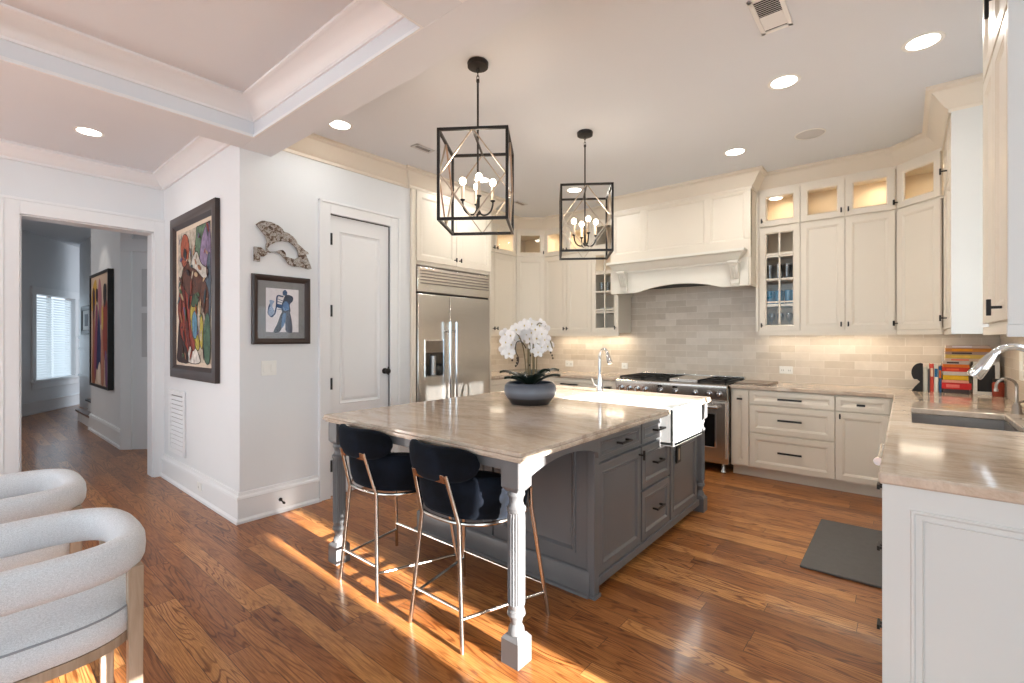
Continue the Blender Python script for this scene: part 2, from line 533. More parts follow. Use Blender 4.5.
# right wall with the window over the sink
WY0, WY1, WZ0, WZ1 = 2.98, 3.90, 1.075, 1.95
w = B().mat(M['wall'])
w.box(KX1 + 0.01, KX1 + 0.16, 2.1, WY0, 0, CEIL).box(KX1 + 0.01, KX1 + 0.16, WY1, 5.76, 0, CEIL)
w.box(KX1 + 0.01, KX1 + 0.16, WY0, WY1, 0, WZ0).box(KX1 + 0.01, KX1 + 0.16, WY0, WY1, WZ1, CEIL)
w.mat(M['tile_y'])
w.box(KX1, KX1 + 0.01, 2.1, WY0, 0.88, 1.5).box(KX1, KX1 + 0.01, WY1, 5.75, 0.88, 1.5).box(KX1, KX1 + 0.01, WY0, WY1, 0.88, WZ0)
struct(w.build('wall_right'))
# breakfast side walls (beside and behind the camera), with unseen openings cut to shape the sun patches
w = B(); w.box(KX1 + 0.16, 3.2, 2.1, 2.25, 0, CEIL); struct(w.build('wall_side', M['wall']))
ops = [(-3.9, -0.9, 0.5, 2.5), (-0.08, 0.28, 0.95, 1.42), (1.20, 1.37, 0.6, 1.50), (1.37, 1.56, 0.6, 1.885)]
w = B(); y = -5.0
for a, b, z0, z1 in ops:
    w.box(3.0, 3.2, y, a, 0, CEIL).box(3.0, 3.2, a, b, 0, z0).box(3.0, 3.2, a, b, z1, CEIL); y = b
w.box(3.0, 3.2, y, 2.1, 0, CEIL)
struct(w.build('wall_side', M['wall']))
w = B(); w.box(-15, -5.2, -5.2, -5.0, 0, 3.4).box(-5.2, 0, -4.7, -4.5, 0, 0.5).box(-5.2, 0, -4.7, -4.5, 3.0, 3.3).box(0, 3.2, -4.7, -4.5, 0, 3.1)
struct(w.build('wall_front', M['wall']))

# pantry wall with the door opening
DY0, DY1, DZ = 2.128, 2.748, 2.462
w = B(); w.box(PX - 0.12, PX, 1.41, DY0, 0, CEIL).box(PX - 0.12, PX, DY1, 2.99, 0, CEIL).box(PX - 0.12, PX, DY0, DY1, DZ, CEIL)
struct(w.build('wall_pantry', M['wall']))
w = B(); w.box(-5.9, PX - 0.12, 1.41, 1.53, 0, CEIL).box(-5.9, -5.75, 1.53, 6.0, 0, 3.6)
struct(w.build('wall_gallery', M['wall']))
# doorway wall
OY0, OY1, OZ = 0.40, 1.325, 2.435
w = B(); w.box(-5.9, -5.75, -5.0, OY0, 0, 3.6).box(-5.9, -5.75, OY1, 1.41, 0, 3.6).box(-5.9, -5.75, OY0, OY1, OZ, 3.6)
struct(w.build('wall_doorway', M['wall']))
# foyer walls
w = B(); w.box(-9.55, -7.51, 1.42, 1.56, 0, 3.3)
struct(w.build('wall_foyer', M['wall']))
w = B(); w.prism([[(-7.51, 1.42), (-6.75, 2.18), (-6.85, 2.28), (-7.6, 1.53)]], lambda u, v, d: (u, v, d), 0, 3.3)
struct(w.build('wall_foyer', M['wall']))
a = Vector((-11.964, 0.846)); dr = (Vector((-13.733, 2.037)) - a).normalized(); nn = Vector((-dr.y, dr.x))
def on(t, z, off=0): p = a + dr * t + nn * off; return (p.x, p.y, z)
def fwall(b, t0, t1, z0, z1, d0, d1):
    b.hexa([on(t0, z0, d0), on(t1, z0, d0), on(t1, z0, d1), on(t0, z0, d1), on(t0, z1, d0), on(t1, z1, d0), on(t1, z1, d1), on(t0, z1, d1)])
# nn points which way? make it face the camera
if (Vector((0, 0)) - a).dot(nn) < 0: nn = -nn
WT0, WT1, WB, WTOP = 0.36, 1.53, 0.62, 2.2
w = B()
fwall(w, -2.2, WT0, 0, 3.3, -0.15, 0); fwall(w, WT1, 4.5, 0, 3.3, -0.15, 0); fwall(w, WT0, WT1, 0, WB, -0.15, 0); fwall(w, WT0, WT1, WTOP, 3.3, -0.15, 0)
struct(w.build('wall_foyer', M['wall']))
w = B()
fwall(w, -2.2, 3.5, 0, 0.2, 0, 0.02); fwall(w, -2.2, 3.5, 0.2, 0.23, 0, 0.03); fwall(w, -2.2, 3.5, 0, 0.03, 0, 0.04)
struct(w.build('baseboard_foyer', M['trim'], bev=0.004))
w = thing('window_1', 'foyer window with white blinds', 'window'); del w['category']; w['kind'] = 'structure'
b = B(); fwall(b, WT0 - 0.1, WT0, WB - 0.06, WTOP + 0.14, 0, 0.03); fwall(b, WT1, WT1 + 0.1, WB - 0.06, WTOP + 0.14, 0, 0.03); fwall(b, WT0 - 0.12, WT1 + 0.12, WTOP, WTOP + 0.14, 0, 0.035)
fwall(b, WT0 - 0.12, WT1 + 0.12, WB - 0.05, WB, 0, 0.07); fwall(b, WT0 - 0.1, WT1 + 0.1, WB - 0.17, WB - 0.05, 0, 0.025)
fwall(b, (WT0 + WT1) / 2 - 0.03, (WT0 + WT1) / 2 + 0.03, WB, WTOP, -0.13, -0.08)
b.build('window_frame', M['trim'], w, bev=0.004)
b = B()
z = WB + 0.03
while z < WTOP - 0.02:
    for t0, t1 in ((WT0 + 0.01, (WT0 + WT1) / 2 - 0.012), ((WT0 + WT1) / 2 + 0.012, WT1 - 0.01)):
        p = [on(t0, z - 0.018, -0.03), on(t1, z - 0.018, -0.03), on(t1, z + 0.02, -0.06), on(t0, z + 0.02, -0.06)]
        b.hexa(p + [(q[0], q[1], q[2] + 0.003) for q in p])
    z += 0.048
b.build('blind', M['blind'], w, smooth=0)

# foyer crown, art wall base, stair corner
w = B(); w.sweep([(-9.55, 1.42), (-7.51, 1.42), (-6.8, 2.13)], [(0, 0), (0, -0.12), (-0.02, -0.12), (-0.11, -0.02), (-0.11, 0)], 3.3)
struct(w.build('trim_1', M['trim']))
w = B(); w.sweep([(-9.55, 1.42), (-7.51, 1.42), (-7.50, 1.43)], [(0, 0), (-0.035, 0), (-0.035, 0.03), (-0.02, 0.035), (-0.02, 0.2), (-0.03, 0.205), (-0.02, 0.235), (0, 0.24)], 0)
struct(w.build('baseboard_foyer', M['trim']))
# door on the diagonal foyer wall
dd = thing('door_2', 'white foyer door with tall narrow glass', 'door', (-7.49, 1.40, 0), R(45)); del dd['category']; dd['kind'] = 'structure'
b = B(); b.box(0.0, 0.13, -0.02, 0.02, 0, 2.75).box(0.75, 0.88, -0.02, 0.02, 0, 2.75).box(0, 0.88, -0.025, 0.02, 2.46, 2.62)
b.build('door_casing', M['trim'], dd, bev=0.004)
b = B(); b.box(0.13, 0.75, 0.0, 0.02, 0, 2.46); b.build('door_leaf', M['trim'], dd)
b = B(); b.box(0.24, 0.30, -0.006, 0.0, 1.15, 1.7).box(0.24, 0.30, -0.006, 0.0, 1.78, 2.25); b.build('door_glass', M['speaker'], dd)
st = thing('stair_step', 'bottom stair steps with dark brown treads beside foyer art wall', 'stairs', (-10.1, 1.43, 0))
B().box(-0.62, 0.54, 0.0, 0.3, 0, 0.16).build('riser', M['trim'], st)
B().box(-0.66, 0.54, -0.03, 0.3, 0.16, 0.19).build('tread', M['brown_tread'], st, bev=0.006)
B().box(-0.30, 0.54, 0.08, 0.3, 0.19, 0.35).build('riser', M['trim'], st)
B().box(-0.34, 0.54, 0.05, 0.3, 0.35, 0.38).build('tread', M['bronze'], st, bev=0.006)
w = B(); w.box(-12.95, -9.5, 1.75, 1.85, 0, 3.3)
for z0, z1 in ((1.38, 1.43), (1.16, 1.20), (0.62, 0.66)): w.box(-12.95, -9.5, 1.725, 1.75, z0, z1)
struct(w.build('wall_stair', M['wall'], bev=0.003))

# doorway casing and jamb
b = B()
b.box(-5.75, -5.725, OY0 - 0.105, OY0, 0, OZ + 0.11).box(-5.75, -5.725, OY1, 1.41, 0, OZ + 0.11).box(-5.75, -5.725, OY0, OY1, OZ, OZ + 0.11)
b.box(-5.75, -5.72, OY0 - 0.12, 1.41, OZ + 0.11, OZ + 0.135)
b.box(-5.75, -5.72, OY0 - 0.115, OY0 - 0.09, 0, OZ + 0.11)
b.box(-5.92, -5.75, OY0 - 0.001, OY0 + 0.012, 0, OZ).box(-5.92, -5.75, OY1 - 0.012, OY1 + 0.001, 0, OZ).box(-5.92, -5.75, OY0, OY1, OZ - 0.012, OZ)
struct(b.build('trim_2', M['trim'], bev=0.003))

# baseboards
BP = [(0, 0), (-0.035, 0), (-0.035, 0.02), (-0.022, 0.035), (-0.022, 0.175), (-0.03, 0.18), (-0.026, 0.195), (-0.014, 0.205), (-0.01, 0.225), (0, 0.228)]
b = B().sweep([(-5.725, 1.41), (PX, 1.41), (PX, 2.02)], BP); struct(b.build('baseboard_left', M['trim']))
b = B().sweep([(-5.75, -4.5), (-5.75, OY0 - 0.12)], BP); struct(b.build('baseboard_hall', M['trim']))

# crown in the hall strip
HC = [(0, 0), (0, -0.125), (-0.018, -0.125), (-0.022, -0.105), (-0.05, -0.085), (-0.095, -0.03), (-0.12, -0.022), (-0.12, 0)]
b = B().sweep([(-5.75, -4.5), (-5.75, 1.41), (PX, 1.41)], HC, 3.0)
struct(b.build('trim_3', M['trim']))

# coffer beams
BZ = 2.81
b = B(); b.box(PX - 0.01, 3.0, 1.41, 1.64, BZ, CEIL)
b.box(PX, -3.57, -4.5, 1.41, BZ, CEIL).box(-1.70, -1.45, -4.5, 1.41, BZ, CEIL).box(0.42, 0.67, -4.5, 1.41, BZ, CEIL).box(-3.57, 3.0, -1.1, -0.85, BZ, CEIL)
struct(b.build('trim_4', M['ceiling'], bev=0.002))
CC = [(0, 0), (0, -0.13), (0.012, -0.13), (0.014, -0.115), (0.03, -0.1), (0.085, -0.03), (0.105, -0.022), (0.12, -0.012), (0.12, 0)]
CB = [(0, 0), (0, 0.022), (0.008, 0.022), (0.012, 0.01), (0.012, 0)]
b = B()
for x0, x1 in ((-3.57, -1.70), (-1.45, 0.42), (0.67, 3.0)):
    for y0, y1 in ((-0.85, 1.41), (-4.5, -1.1)):
        b.sweep([(x0, y0), (x1, y0), (x1, y1), (x0, y1)], CC, CEIL, True)
        b.sweep([(x0, y0), (x1, y0), (x1, y1), (x0, y1)], CB, BZ, True)
struct(b.build('trim_5', M['trim']))

# cream kitchen crown
KF = 5.40; FX = -3.80; LFX = -4.19
DLa, DLb = (LFX, 5.11), (-3.90, KF)
DRa, DRb = (-0.05, KF), (0.235, 5.115)
HX0, HX1, HY = -2.75, -1.19, 5.17
KC = [(0, 0), (0, -0.165), (-0.012, -0.165), (-0.014, -0.14), (-0.035, -0.125), (-0.1, -0.035), (-0.115, -0.03), (-0.13, -0.018), (-0.13, 0)]
path = [(PX, 1.64), (PX, 2.97), (FX, 2.97), (FX, 4.17), (LFX, 4.17), DLa, DLb, (HX0, KF), (HX0, HY), (HX1, HY), (HX1, KF), DRa, DRb, (0.235, 4.30), (KX1, 4.30)]
b = B().sweep(path, KC, CEIL)
b.sweep([(KX1, 2.80), (0.25, 2.80), (0.25, 2.15), (KX1, 2.15)], KC, CEIL)
struct(b.build('trim_6', M['cream']))

# pantry door
d = thing('door_1', 'white two panel pantry door', 'door', (PX, DY0, 0), R(90)); del d['category']; d['kind'] = 'structure'
W = DY1 - DY0
b = B(); CW = 0.105
b.box(-CW, 0, -0.022, 0.12, 0, DZ + CW).box(W, W + CW, -0.022, 0.12, 0, DZ + CW).box(0, W, -0.022, 0.12, DZ, DZ + CW)
b.box(-CW, -CW + 0.02, -0.032, -0.02, 0, DZ + CW).box(W + CW - 0.02, W + CW, -0.032, -0.02, 0, DZ + CW).box(-CW, W + CW, -0.032, -0.02, DZ + CW - 0.02, DZ + CW)
b.build('door_casing', M['trim'], d, bev=0.003)
b = B(); e_ = 0.1
b.box(0.005, e_, 0.012, 0.05, 0.01, DZ - 0.006).box(W - e_, W - 0.005, 0.012, 0.05, 0.01, DZ - 0.006)
for z0, z1 in ((0.01, 0.16), (0.66, 0.80), (2.33, DZ - 0.006)): b.box(e_, W - e_, 0.012, 0.05, z0, z1)
for z0, z1 in ((0.16, 0.66), (0.80, 2.33)):
    b.rings(W - 2 * e_, z0, z1, e_, [(0, 0.05), (0, 0.012), (0.006, 0.009), (0.014, 0.018), (0.03, 0.024), (0.055, 0.015), (0.06, 0.015)])
b.build('door_leaf', M['trim'], d, smooth=20)
b = B().box(0.001, 0.004, 0.0, 0.012, 0, DZ).box(W - 0.004, W - 0.001, 0.0, 0.012, 0, DZ).box(0, W, 0.0, 0.012, DZ - 0.006, DZ - 0.001)
b.build('door_gap', M['dark_gap'], d)
for z in (0.28, 0.99, 1.62, 2.24): B().tube([(0.004, -0.026, z - 0.05), (0.004, -0.026, z + 0.05)], 0.009, 12).build('hinge', M['black'], d)
b = B(); b.tube([(W - 0.05, 0.012, 1.07), (W - 0.05, 0.0, 1.07)], 0.028, 20); b.tube([(W - 0.05, 0, 1.07), (W - 0.05, -0.035, 1.07)], 0.01, 12)
b.ball((W - 0.05, -0.045, 1.07), 0.029, 1, 0.75, 1, 16, 10); b.build('door_handle', M['black'], d)
B().box(W - 0.012, W - 0.002, 0.0, 0.013, 1.03, 1.11).build('latch', M['black'], d)

# sink window frame
w = thing('window_2', 'white window over the right hand sink', 'window', (KX1, 0, 0)); del w['category']; w['kind'] = 'structure'
b = B()
b.box(0.06, 0.14, WY0, WY0 + 0.03, WZ0, WZ1).box(0.06, 0.14, WY1 - 0.03, WY1, WZ0, WZ1).box(0.06, 0.14, WY0, WY1, WZ0 - 0.0, WZ0 + 0.01).box(0.06, 0.14, WY0, WY1, WZ1 - 0.03, WZ1)
b.build('window_frame', M['trim'], w)
B().box(0.10, 0.104, WY0, WY1, WZ0, WZ1).build('pane', M['pane'], w)

# ================================================================ CABINET MAKER
def knob(parent, x, z, y=-0.022, ln=0.035, bar=0.045, vert=True):
    """small T-shaped pull"""
    b = B(); b.bar((x, y, z), (x, y - ln, z), 0.009)
    if vert: b.box(x - 0.006, x + 0.006, y - ln - 0.008, y - ln + 0.004, z - bar / 2, z + bar / 2)
    else: b.box(x - bar / 2, x + bar / 2, y - ln - 0.008, y - ln + 0.004, z - 0.006, z + 0.006)
    return b.build('handle', M['black'], parent, bev=0.0015)
def pull(parent, x, z, ln=0.18, y=-0.022, out=0.03, vert=False, m=None):
    b = B(); h = ln / 2
    if vert:
        b.box(x - 0.006, x + 0.006, y - out - 0.008, y - out + 0.002, z - h, z + h)
        for s in (-1, 1): b.box(x - 0.005, x + 0.005, y - out, y, z + s * (h - 0.02) - 0.005, z + s * (h - 0.02) + 0.005)
    else:
        b.box(x - h, x + h, y - out - 0.008, y - out + 0.002, z - 0.009, z + 0.009)
        for s in (-1, 1): b.box(x + s * (h - 0.015) - 0.005, x + s * (h - 0.015) + 0.005, y - out, y, z - 0.005, z + 0.005)
    return b.build('handle', m or M['black'], parent, bev=0.0015)
def front(parent, name, x0, x1, z0, z1, kind='panel', m=None, st=0.055, y=0, cols=2, rows=4, t=0.02):
    """a door or drawer front, its outer face at y - t"""
    m = m or M['cream']; g = 0.0016; x0 += g; x1 -= g; z0 += g; z1 -= g; w = x1 - x0; f = y - t
    if kind == 'panel':
        spec = [(0, y), (0, f + 0.002), (0.002, f), (st, f), (st + 0.004, f + 0.003), (st + 0.008, f + 0.003), (st + 0.018, f + 0.009), (st + 0.022, f + 0.009)]
        return B().rings(w, z0, z1, x0, spec).build(name, m, parent, smooth=20)
    if kind == 'raised':
        spec = [(0, y), (0, f + 0.002), (0.002, f), (st, f), (st + 0.003, f - 0.004), (st + 0.010, f - 0.004), (st + 0.020, f + 0.008), (st + 0.03, f + 0.009), (st + 0.05, f + 0.003), (st + 0.055, f + 0.003)]
        return B().rings(w, z0, z1, x0, spec).build(name, m, parent, smooth=20)
    if kind in ('glass', 'mullion'):
        spec = [(0, y), (0, f + 0.002), (0.002, f), (st, f), (st + 0.012, f + 0.009), (st + 0.012, y)]
        b = B().rings(w, z0, z1, x0, spec, fill=False)
        i = st + 0.012
        if kind == 'mullion':
            W2 = (w - 2 * i); H2 = (z1 - z0 - 2 * i)
            for k in range(1, cols): xx = x0 + i + W2 * k / cols; b.box(xx - 0.008, xx + 0.008, f + 0.004, y - 0.004, z0 + i - 0.003, z1 - i + 0.003)
            for k in range(1, rows): zz = z0 + i + H2 * k / rows; b.box(x0 + i - 0.003, x1 - i + 0.003, f + 0.004, y - 0.004, zz - 0.008, zz + 0.008)
        o = b.build(name, m, parent, smooth=20)
        B().box(x0 + i - 0.004, x1 - i + 0.004, y - 0.007, y - 0.004, z0 + i - 0.004, z1 - i + 0.004).build('pane', M['glass'], o)
        return o
def carcass(parent, w, d, z0, z1, divs=(), m=None, light_rail=0.0, t=0.018, mi=None):
    m = m or M['cream']; mi = mi or M['cream_in']
    b = B().mat(m)
    b.box(0, t, 0, d, z0, z1).box(w - t, w, 0, d, z0, z1).box(t, w - t, 0, d, z0, z0 + t).box(t, w - t, 0, d, z1 - t, z1)
    b.mat(mi); b.box(t, w - t, d - 0.012, d - 0.002, z0 + t, z1 - t)
    for z in divs: b.mat(m); b.box(t, w - t, 0, d - 0.012, z - 0.012, z + 0.012)
    if light_rail: b.mat(m); b.box(0, w, -0.018, 0.004, z0 - light_rail, z0 + 0.002)
    return b.build('body', None, parent, smooth=20)

UB, UD, UT = 1.455, 2.51, 2.885          # door bottoms, divider, door tops
UG = 'upper kitchen cabinets'
def upper_unit(label, loc, rotz, w, d, doors, kinds, knobs, top_knobs, fill=0, shelves=(), lit=True, lit_w=None, rail=0.04):
    u = thing('upper_cabinet', label, 'cabinet', loc, rotz)
    carcass(u, w, d - 0.012, UB, 2.9, [UD + 0.008] + list(shelves), light_rail=rail)
    n = len(doors) - 1
    for i in range(n):
        dn = front(u, 'door', doors[i], doors[i + 1], UB, UD, kinds[i], st=0.05)
        if knobs[i] is not None: knob(dn, knobs[i], UB + 0.06)
        dt = front(u, 'door', doors[i], doors[i + 1], UD + 0.015, UT, 'glass', st=0.05)
        if top_knobs[i] is not None: knob(dt, top_knobs[i], UD + 0.07)
    return u
def cab_light(x, y, z, e=1.2, col=(1, 0.78, 0.52), s=0.08):
    light('cabinet_puck_light', 'AREA', (x, y, z), e, col, s, None, (0, 0, -1))

# --- hood wall, right of the hood
u = upper_unit('cream upper cabinet with blue tumblers behind glass, right beside hood', (-1.165, KF, 0), 0, 0.371, 0.35, [0.009, 0.371], ['mullion'], [0.035], [0.035], shelves=(1.72, 1.98, 2.24))
cab_light(-0.98, 5.56, 2.85)
u = upper_unit('cream double door upper cabinet between tumbler cabinet and angled corner', (-0.794, KF, 0), 0, 0.744, 0.35, [0, 0.362, 0.727], ['panel', 'panel'], [0.335, 0.39], [0.335, 0.39])
cab_light(-0.2, 5.56, 2.85); cab_light(-0.62, 5.56, 2.85, 0.35)
# --- hood wall, left of the hood
u = upper_unit('cream double door upper cabinet above orchid, left of glass mullioned cabinet', (-3.90, KF, 0), 0, 0.76, 0.35, [0, 0.375, 0.76], ['panel', 'panel'], [0.35, 0.40], [0.35, 0.40])
cab_light(-3.7, 5.56, 2.85); cab_light(-3.35, 5.56, 2.85)
u = upper_unit('cream upper cabinet with mullioned glass door tucked left of hood', (-3.14, KF, 0), 0, 0.385, 0.35, [0, 0.385], ['mullion'], [0.355], [0.355], shelves=(1.72, 1.98, 2.24))
cab_light(-2.95, 5.56, 2.45, 0.3, (1, 0.9, 0.8))
# --- left wall beyond the refrigerator
u = upper_unit('cream upper cabinet right beside refrigerator on left wall', (LFX, 4.19, 0), R(90), 0.92, 0.345, [0, 0.45, 0.91], ['panel', 'panel'], [0.42, 0.48], [0.42, 0.48])
cab_light(-4.36, 4.87, 2.85); cab_light(-4.36, 4.4, 2.85)
# --- diagonal corners
def diag_unit(label, loc, rotz, L, kx, tx):
    u = thing('corner_cabinet', label, 'cabinet', loc, rotz)
    s = 0.222
    pent = [(0, 0), (L, 0), (L + s, s), (L / 2, L / 2 + 2 * s), (-s, s)]
    b = B().mat(M['cream'])
    for z0, z1 in ((UB, UB + 0.018), (UD - 0.004, UD + 0.02), (2.882, 2.9)): b.prism([pent], lambda u_, v_, d_: (u_, v_, d_), z0, z1)
    def wallp(p, q, t=0.014):
        p = Vector(p); q = Vector(q); d = (q - p).normalized(); n = Vector((-d.y, d.x)) * t
        b.hexa([(p.x, p.y, UB), (q.x, q.y, UB), (q.x + n.x, q.y + n.y, UB), (p.x + n.x, p.y + n.y, UB), (p.x, p.y, 2.9), (q.x, q.y, 2.9), (q.x + n.x, q.y + n.y, 2.9), (p.x + n.x, p.y + n.y, 2.9)])
    wallp(pent[1], pent[2]); wallp(pent[4], pent[0])
    b.mat(M['cream_in']); wallp(pent[2], pent[3]); wallp(pent[3], pent[4])
    b.mat(M['cream']); b.box(0, L, -0.018, 0.004, UB - 0.04, UB)
    b.build('body', None, u, smooth=20)
    d1 = front(u, 'door', 0.008, L - 0.008, UB, UD, 'panel', st=0.05); knob(d1, kx, UB + 0.06)
    d2 = front(u, 'door', 0.008, L - 0.008, UD + 0.015, UT, 'glass', st=0.05); knob(d2, tx, UD + 0.07)
    return u
diag_unit('angled cream corner cabinet at right end of hood wall', (DRa[0], DRa[1], 0), R(-45), 0.403, 0.02, 0.02)
cab_light(0.2, 5.42, 2.85, 1.0)
diag_unit('angled cream corner cabinet on left, behind orchid', (DLa[0], DLa[1], 0), R(45), 0.41, 0.385, 0.385)
cab_light(-4.2, 5.42, 2.85, 0.4)

# --- right wall uppers (their doors face the island, seen edge on)
u = thing('upper_cabinet', 'cream cabinet on right wall above the books, pale side facing camera', 'cabinet', (0.255, 5.115, 0), R(-90))
carcass(u, 0.815, 0.36, 1.44, 2.9, [2.52], light_rail=0.03)
B().box(0.815, 0.83, -0.02, 0.362, 1.41, 2.89).build('side_panel', M['pale'], u, bev=0.002)
for x0, x1, kx in ((0.0, 0.41, 0.05), (0.41, 0.80, 0.77)):
    e = front(u, 'door', x0, x1, 1.455, 2.51, 'panel'); 
    if x0 > 0.1: knob(e, 0.46, 1.53)
    e = front(u, 'door', x0, x1, 2.525, 2.885, 'panel'); 
    if x0 > 0.1: knob(e, 0.46, 2.6)
u = thing('upper_cabinet', 'tall cream cabinet at right edge, nearest the camera', 'cabinet', (0.27, 2.80, 0), R(-90))
carcass(u, 0.63, 0.345, 1.425, 2.9, [2.45], light_rail=0.03)
b = B().mat(M['pale']); b.box(0.63, 0.645, -0.02, 0.348, 1.425, 2.9); b.box(0.63, 0.65, -0.022, 0.348, 1.385, 1.425)
b.build('side_panel', None, u, bev=0.002)
e = front(u, 'door', 0.01, 0.31, 1.44, 2.44, 'panel'); e = front(u, 'door', 0.31, 0.62, 1.44, 2.44, 'panel'); knob(e, 0.545, 1.485, ln=0.03, bar=0.055)
e = front(u, 'door', 0.01, 0.31, 2.455, 2.885, 'panel'); e = front(u, 'door', 0.31, 0.62, 2.455, 2.885, 'panel')
b = B(); b.box(0.40, 0.414, -0.052, -0.04, 2.53, 2.72)
for z in (2.60, 2.66): b.box(0.402, 0.412, -0.045, -0.02, z - 0.01, z + 0.01)
b.build('handle', M['black'], e, bev=0.0015)

# --- refrigerator surround
u = thing('refrigerator_surround', 'cream cabinet enclosure over and around the steel refrigerator', 'cabinet', (FX, 2.99, 0), R(90))
b = B()
b.box(0, 0.055, 0, 0.72, 0, 2.9).box(1.165, 1.185, 0, 0.72, 0, 2.9).box(0.055, 1.165, 0.01, 0.72, 2.135, 2.9)
b.build('body', M['cream'], u, bev=0.002)
dd1 = front(u, 'door', 0.055, 0.61, 2.17, UT, 'panel', y=0.01, st=0.06); knob(dd1, 0.575, 2.235, y=-0.012)
dd2 = front(u, 'door', 0.61, 1.165, 2.17, UT, 'panel', y=0.01, st=0.06); knob(dd2, 0.645, 2.235, y=-0.012)

# ================================================================ REFRIGERATOR
f = thing('refrigerator', 'built-in stainless steel refrigerator with double doors and water dispenser', 'refrigerator', (FX - 0.02, 3.05, 0), R(90))
Wf = 1.095
B().box(0, Wf, 0.01, 0.66, 0.0, 2.12).build('body', M['steel_dark'], f)
b = B(); b.box(0.012, Wf - 0.012, -0.025, 0.01, 1.86, 2.115); b.build('grille_panel', M['steel'], f, bev=0.006)
b = B()
for k in range(5): b.box(0.05, Wf - 0.03, -0.034, -0.022, 1.945 + k * 0.032, 1.955 + k * 0.032)
b.build('grille_slats', M['nickel'], f)
SPx = 0.45
e = B(); e.box(0.012, SPx - 0.003, -0.03, 0.01, 0.1, 1.84); 
dl = e.build('door', M['steel'], f, bev=0.006)
dr_ = B().box(SPx + 0.003, Wf - 0.012, -0.03, 0.01, 0.1, 1.84).build('door', M['steel'], f, bev=0.006)
B().box(0.0, Wf, 0.0, 0.012, 1.842, 1.858).build('seam', M['dark_gap'], f)
for x, p in ((SPx - 0.045, dl), (SPx + 0.045, dr_)):
    b = B(); b.tube([(x, -0.085, 0.55), (x, -0.085, 1.56)], 0.016, 14)
    for z in (0.65, 1.46): b.tube([(x, -0.03, z), (x, -0.085, z)], 0.011, 10)
    b.build('handle', M['chrome'], p)
b = B().mat(M['chrome']); b.rings(0.26, 0.98, 1.37, 0.10, [(0, -0.03), (0, -0.036), (0.01, -0.036), (0.012, -0.031)])
b.mat(M['black_glass']); b.box(0.112, 0.348, -0.034, -0.03, 0.995, 1.235)
b.mat(M['nickel']); b.box(0.112, 0.348, -0.035, -0.03, 1.235, 1.355)
wd = b.build('water_dispenser', None, f)
B().tube([(0.20, -0.045, 1.0), (0.20, -0.045, 1.2)], 0.028, 14).build('spout', M['steel_dark'], wd)
B().box(0.02, Wf - 0.02, 0.03, 0.5, 0.0, 0.1).build('toe_grille', M['iron'], f)

# ================================================================ BASE CABINETS
CT = 0.91
BF = 5.12
def base_unit(label, loc, rotz, w, d, fronts, m=None, toe=0.1, top=0.875, hol=False):
    m = m or M['cream']
    u = thing('base_cabinet', label, 'cabinet', loc, rotz)
    b = B().mat(m); b.box(0, w, 0, d, toe, top); b.box(0, w, 0.07, d, 0, toe); b.build('body', None, u, smooth=20)
    for (nm, x0, x1, z0, z1, hk, hx, hz, hl) in fronts:
        e = front(u, nm, x0, x1, z0, z1, 'panel', m, st=0.05 if (z1 - z0) > 0.2 else 0.035)
        if hk == 'h': pull(e, hx, hz, hl, out=0.018 if hl == 0.06 and w == 0.68 else 0.03)
        elif hk == 'v': pull(e, hx, hz, hl, vert=True)
    return u
# right of the range: pull-out, three drawers, drawer over door
base_unit('narrow cream spice pull-out cabinet right beside range', (-1.36, BF, 0), 0, 0.175, 0.6, [('door', 0.02, 0.165, 0.115, 0.865, 'h', 0.09, 0.78, 0.05)])
base_unit('cream base cabinet with three wide drawers right of range', (-1.185, BF, 0), 0, 0.70, 0.6,
          [('drawer', 0, 0.70, 0.735, 0.865, 'h', 0.35, 0.80, 0.2), ('drawer', 0, 0.70, 0.455, 0.725, 'h', 0.35, 0.60, 0.2), ('drawer', 0, 0.70, 0.115, 0.445, 'h', 0.35, 0.29, 0.2)])
base_unit('cream base cabinet with one drawer over one door, in right corner', (-0.485, BF, 0), 0, 0.41, 0.6,
          [('drawer', 0.005, 0.385, 0.735, 0.865, 'h', 0.19, 0.80, 0.06), ('door', 0.005, 0.385, 0.115, 0.725, 'v', 0.04, 0.69, 0.045)])
# left of the range
base_unit('narrow cream pull-out cabinet left beside range', (-2.86, BF, 0), 0, 0.235, 0.6, [('door', 0.02, 0.225, 0.115, 0.865, 'h', 0.12, 0.79, 0.09)])
base_unit('cream base cabinet with long pull behind island faucet', (-3.90, BF, 0), 0, 1.04, 0.6,
          [('drawer', 0.3, 1.04, 0.70, 0.865, 'h', 0.62, 0.80, 0.26), ('drawer', 0.3, 1.04, 0.115, 0.69, 'h', 0.62, 0.55, 0.2), ('door', 0, 0.3, 0.115, 0.865, None, 0, 0, 0)])
base_unit('cream base cabinet between refrigerator and left corner', (-3.92, 4.19, 0), R(90), 0.92, 0.6,
          [('door', 0, 0.46, 0.115, 0.865, None, 0, 0, 0), ('door', 0.46, 0.92, 0.115, 0.865, None, 0, 0, 0)])
